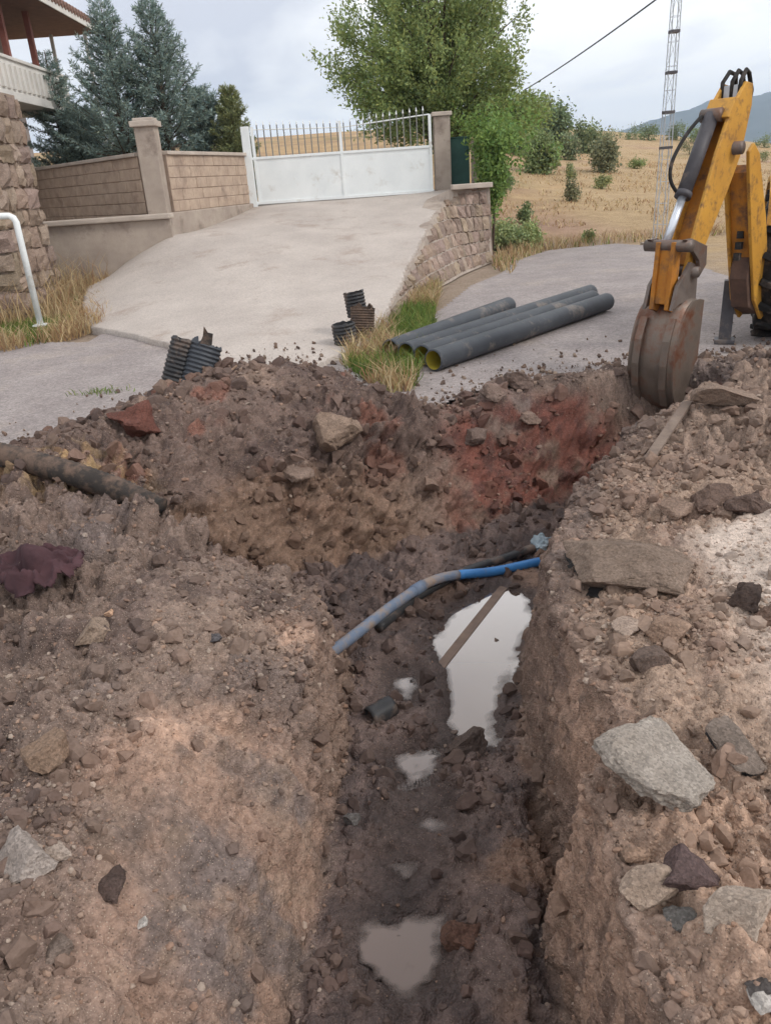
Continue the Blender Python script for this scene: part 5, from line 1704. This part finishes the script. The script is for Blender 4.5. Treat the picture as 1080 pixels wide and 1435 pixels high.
sl0, sd_ = Vector((1.55, .82)), Vector((-.70, 1.30)).normalized()
sn = Vector((sd_.y, -sd_.x))
def SP(l, m):
    q = sl0 + sd_ * l + sn * m
    return (q.x, q.y)


# boom
boom_poly = [(-.02, .28), (.10, .22), (.30, .42), (.50, .95), (.70, 1.52), (.74, 1.66), (.66, 1.72), (.54, 1.64), (.26, 1.12), (.06, .62)]
bo = aprism(boom_poly, -.12, -.09).build('boom', YEL, bhr, inv=INV, bevel=.008)
aprism(boom_poly, .075, .105).build('boom_plate', YEL, bo, inv=INV, bevel=.008)
aprism([(.02, .34), (.12, .30), (.27, .46), (.48, .98), (.64, 1.5), (.56, 1.56), (.28, 1.06), (.10, .64)], -.088, .073).build('boom_web', YEL_WORN, bo, inv=INV)
aprism([(.08, .26), (.34, .36), (.44, .62), (.40, .86), (.12, .80)], -.086, .072).build('boom_foot_cover', mat('mud_caked_steel', srgb(104, 80, 68), srgb(72, 56, 50), scale=8, bump=.5, bscale=40), bo, inv=INV, bevel=.01)
MB().tube([A3(.07, .34, -.16), A3(.07, .34, .14)], .05, 14).build('pin', STEEL, bo, inv=INV, smooth=True)
MB().tube([A3(.30, .5, 0), A3(.45, 1.35, 0)], .05, 14).build('boom_cylinder', DARK_STEEL, bhr, inv=INV, smooth=True)
# lettering plate on the boom web (a small unreadable mark)
for k_ in range(3):
    MB().box(A3(.49 + .012 * k_, 1.00 - .09 * k_, 0), (.05, .05, .06), Matrix((EF, ES, EZ)).transposed()).build('decal', BLACK, bo, inv=INV)
# stick
st_poly = [SP(-.07, -.07), SP(-.07, .07), SP(.30, .12), SP(.85, .17), SP(1.22, .16), SP(1.48, .07), SP(1.52, -.03), SP(1.40, -.12), SP(1.05, -.20), (SP(.75, -.18)), SP(.30, -.11)]
sk = aprism(st_poly, .072, .102).build('stick', YEL, bhr, inv=INV, bevel=.008)
aprism(st_poly, -.102, -.072).build('stick_plate', YEL, sk, inv=INV, bevel=.008)
aprism([SP(.05, -.06), SP(.05, .02), SP(.4, .04), SP(1.1, .05), SP(1.3, .02), SP(1.3, -.08), SP(1.0, -.15), SP(.4, -.09)], -.071, .071).build('stick_web', YEL_WORN, sk, inv=INV)
aprism([SP(1.14, .12), SP(1.14, .185), SP(1.31, .16), SP(1.31, .08)], -.104, .104).build('yoke', YEL, sk, inv=INV, bevel=.008)
MB().tube([A3(*SP(1.02, -.06), -.17), A3(*SP(1.02, -.06), .17)], .05, 14).build('pin', STEEL, sk, inv=INV, smooth=True)
MB().tube([A3(*SP(.0, .0), -.17), A3(*SP(.0, .0), .17)], .042, 14).build('pin', STEEL, sk, inv=INV, smooth=True)
for w in (-.07, .0, .06):
    MB().tube([A3(*SP(1.30, .0), w), A3(*SP(1.47, .10), w * 1.1), A3(*SP(1.58, .06), w), A3(*SP(1.60, -.02), w * .8), A3(*SP(1.52, -.12), w), A3(*SP(1.2, -.2), w)], .017, 8).build('hose', BLACK, sk, inv=INV, smooth=True)
MB().box(A3(*SP(1.42, .02), -.02), (.1, .14, .12), Matrix((EF, ES, EZ)).transposed()).build('valve', GALV, sk, inv=INV, bevel=.01)
# bucket cylinder
c_top, c_rod = SP(1.16, .19), SP(.10, .26)
c0_, c1_ = A3(*c_top, -.03), A3(*c_rod, -.03)
cd_ = c1_ - c0_
cy = MB().tube([c0_, c0_ + cd_ * .60], .056, 16).build('bucket_cylinder', DARK_STEEL, bhr, inv=INV, smooth=True)
MB().tube([c0_ + cd_ * .59, c0_ + cd_ * .63], .064, 16).build('gland', DARK_STEEL, cy, inv=INV, smooth=True)
MB().tube([c0_ + cd_ * .62, c1_], .032, 14).build('rod', CHROME, cy, inv=INV, smooth=True)
MB().tube([c0_ - ES * .08, c0_ + ES * .08], .05, 12).build('eye', STEEL, cy, inv=INV, smooth=True)
hs = [c0_ + EF * .06 - ES * .05, c0_ + cd_ * .12 + EF * .16 - ES * .07, c0_ + cd_ * .35 + EF * .22 - ES * .09, c0_ + cd_ * .52 + EF * .14 - ES * .08, c0_ + cd_ * .58 + EF * .05 - ES * .04]
MB().tube(smooth_path([tuple(p) for p in hs], 24), .014, 8).build('hose', BLACK, cy, inv=INV, smooth=True)
# links
RODP = Vector(c_rod)
for w in (-.115, .115):
    lk = aprism([(RODP.x - .05, RODP.y + .05), (RODP.x + .05, RODP.y + .05), SP(.08, .03), SP(.0, -.06), SP(.10, -.10), SP(.22, -.02)], w - .018 + (.03 if w > 0 else -.03), w + .018 + (.03 if w > 0 else -.03)).build('tipping_link', STEEL, bhr, inv=INV, bevel=.006)
    aprism([(RODP.x - .05, RODP.y + .03), (RODP.x + .05, RODP.y + .03), (1.82, .56), (1.70, .52)], w * .55 - .018, w * .55 + .018).build('bucket_link', YEL_WORN, bhr, inv=INV, bevel=.006)
MB().tube([A3(RODP.x, RODP.y, -.19), A3(RODP.x, RODP.y, .19)], .045, 14).build('link_pin', STEEL, bhr, inv=INV, smooth=True)
aprism([(RODP.x - .04, RODP.y - .02), (RODP.x + .03, RODP.y - .02), (1.80, .60), (1.71, .58)], -.05, .05).build('bucket_link', YEL_WORN, bhr, inv=INV, bevel=.01)
# bucket
outer = [(1.47, .60), (1.58, .65), (1.70, .62), (1.80, .50), (1.87, .33), (1.895, .14), (1.88, -.04), (1.82, -.19), (1.73, -.29), (1.60, -.34), (1.46, -.36)]
_oc = smooth_path([(p[0], p[1], 0) for p in outer], 34)
outer = [(float(p[0]), float(p[1])) for p in _oc]
inner = [(p[0] - .022 * (1 if i > 8 else .3), p[1] + (.022 if i > 20 else (-.022 if i < 12 else 0))) for i, p in enumerate(outer)]
HW = .185
bk_ = MB()
bk_.prism(outer + inner[::-1], F0, EF, EZ, ES, -HW, HW)
bkt = bk_.build('bucket', BUCKET_M, bhr, inv=INV)
for f_ in bkt.data.polygons:
    f_.use_smooth = len(f_.vertices) == 4
side = outer + [(1.52, -.26), (1.50, .0), (1.48, .35)]
for w0_, w1_ in ((-HW - .016, -HW + .004), (HW - .004, HW + .016)):
    aprism(side, w0_, w1_).build('side_plate', BUCKET_M, bkt, inv=INV, bevel=.004)
for w in (-.115, .115):
    aprism([(1.47, .58), (1.48, .86), (1.60, .90), (1.78, .74), (1.84, .56), (1.72, .60)], w - .015, w + .015).build('ear', STEEL, bkt, inv=INV, bevel=.005)
for k_ in range(5):
    w = -HW + .05 + k_ * (2 * HW - .1) / 4
    aprism([(1.49, -.33), (1.49, -.385), (1.33, -.39), (1.33, -.37)], w - .028, w + .028).build('tooth', STEEL, bkt, inv=INV, bevel=.004)
for w in (-.12, .12):
    aprism([(1.812, .50), (1.885, .33), (1.91, .14), (1.895, -.05), (1.835, -.20), (1.81, -.18), (1.87, -.03), (1.885, .14), (1.86, .33), (1.79, .49)], w - .03, w + .03).build('wear_strip', BUCKET_M, bkt, inv=INV)
# machine
ARM_INV = INV
INV = INV @ Matrix.Translation((3.98, 7.62, 0)) @ Matrix.Rotation(math.radians(-24), 4, 'Z') @ Matrix.Translation((-3.98, -8.15, 0))
rfm = MB().box((5.12, 7.62, .50), (2.5, .22, .16)).box((5.12, 7.62, .80), (2.5, .18, .10)).build('rear_frame', YEL, bhr, inv=INV, bevel=.012)
MB().box((3.62, 7.50, .47), (.34, .26, .46)).build('king_post', STEEL, rfm, inv=ARM_INV, bevel=.02)
for x in (3.52, 6.6):
    sb_ = MB().box((x, 7.62, .30), (.11, .11, .56)).build('stabiliser', DARK_STEEL, bhr, inv=INV, bevel=.01)
    MB().box((x, 7.62, .02), (.18, .18, .04)).build('foot_pad', DARK_STEEL, sb_, inv=INV, bevel=.01)


def wheel(cx, cy, R, W, lugs):
    n = 40
    prof = [(R * .58, -W * .42), (R * .80, -W * .5), (R * .93, -W * .46), (R * .965, -W * .3), (R * .97, 0), (R * .965, W * .3), (R * .93, W * .46), (R * .80, W * .5), (R * .58, W * .42)]
    V, F = [], []
    for i in range(n):
        g = 6.28318 * i / n
        for (rr, w) in prof:
            V.append((w, rr * math.cos(g), rr * math.sin(g)))
    m = len(prof)
    for i in range(n):
        for k in range(m):
            F.append((i * m + k, i * m + (k + 1) % m, ((i + 1) % n) * m + (k + 1) % m, ((i + 1) % n) * m + k))
    ty = MB()
    ty.add([(cx + a, cy + b, R - .02 + c) for a, b, c in V], F)
    wh = ty.build('wheel', BLACK, bhr, inv=INV, smooth=True)
    lg = MB()
    for i in range(lugs):
        for sgn in (-1, 1):
            g = 6.28318 * (i + (.5 if sgn > 0 else 0)) / lugs
            mrot = Matrix.Rotation(g, 3, 'X') @ Matrix.Rotation(sgn * .45, 3, 'Z')
            c = Matrix.Rotation(g, 3, 'X') @ Vector((sgn * W * .24, 0, R * .985))
            lg.box((cx + c.x, cy + c.y, R - .02 + c.z), (W * .56, .055, .06), mrot)
    lg.build('tread_lugs', BLACK, wh, inv=INV, bevel=.006)
    MB().tube([(cx - W * .36, cy, R - .02), (cx + W * .36, cy, R - .02)], R * .58, 28).build('rim', YEL_WORN, wh, inv=INV)
    MB().tube([(cx - W * .42, cy, R - .02), (cx + W * .42, cy, R - .02)], R * .2, 16).build('hub', YEL_WORN, wh, inv=INV)


wheel(3.98, 8.15, .66, .44, 18)
wheel(6.1, 8.15, .66, .44, 18)
wheel(4.3, 10.4, .44, .32, 16)
wheel(5.8, 10.4, .44, .32, 16)
MB().box((5.1, 9.4, .78), (1.0, 3.6, .5)).build('chassis', DARK_STEEL, bhr, inv=INV, bevel=.02)
for x in (4.02, 6.06):
    MB().prism([(7.55, 1.05), (7.62, 1.32), (8.0, 1.45), (8.5, 1.42), (8.9, 1.15), (8.86, 1.12), (8.46, 1.37), (8.0, 1.40), (7.68, 1.28), (7.6, 1.04)], (x, 0, 0), (0, 1, 0), (0, 0, 1), (1, 0, 0), -.26, .26).build('fender', YEL, bhr, inv=INV)
cabn = MB().box((5.15, 8.9, 1.28), (1.1, 1.5, .6)).build('cab', YEL, bhr, inv=INV, bevel=.02)
for x in (4.64, 5.66):
    for y in (8.17, 9.65):
        MB().box((x, y, 2.05), (.07, .07, .95)).build('cab_post', BLACK, cabn, inv=INV)
MB().box((5.15, 8.91, 2.56), (1.2, 1.7, .1)).build('cab_roof', YEL, cabn, inv=INV, bevel=.03)
for x in (4.635, 5.665):
    MB().box((x, 8.91, 2.05), (.012, 1.40, .90)).build('window', GLASS, cabn, inv=INV)
MB().box((5.15, 8.165, 2.05), (.94, .012, .90)).build('window', GLASS, cabn, inv=INV)
MB().box((5.1, 10.4, 1.22), (.8, 1.7, .6)).build('bonnet', YEL, bhr, inv=INV, bevel=.05)
MB().box((5.1, 11.4, .75), (1.7, .5, .6)).build('front_shovel', YEL_WORN, bhr, inv=INV, bevel=.03)
for k_ in range(4):
    MB().box((4.12, 7.78, .92 + k_ * .085), (.36, .10, .05)).build('step_tread', BLACK, bhr, inv=INV, bevel=.008)
MB().box((4.5, 7.72, 1.30), (.8, .14, .10)).build('rear_rail', YEL, bhr, inv=INV, bevel=.01)

# ------------------------------------------------------------------ haze
zt = float(_MZ.max()) + 6
hz = MB().box((0, 1000, (zt - 16) / 2), (5800, 3100, zt + 16)).build('haze')
hm = bpy.data.materials.new('air'); hm.use_nodes = True
hn, hl = hm.node_tree.nodes, hm.node_tree.links
hn.remove(hn['Principled BSDF'])
pv = hn.new('ShaderNodeVolumePrincipled')
pv.inputs['Color'].default_value = (.60, .77, 1.0, 1)
pv.inputs['Density'].default_value = 4.0e-4
pv.inputs['Anisotropy'].default_value = .2
hl.new(pv.outputs[0], hn['Material Output'].inputs['Volume'])
hz.data.materials.append(hm)
tag(hz, None, None, None, 'stuff')
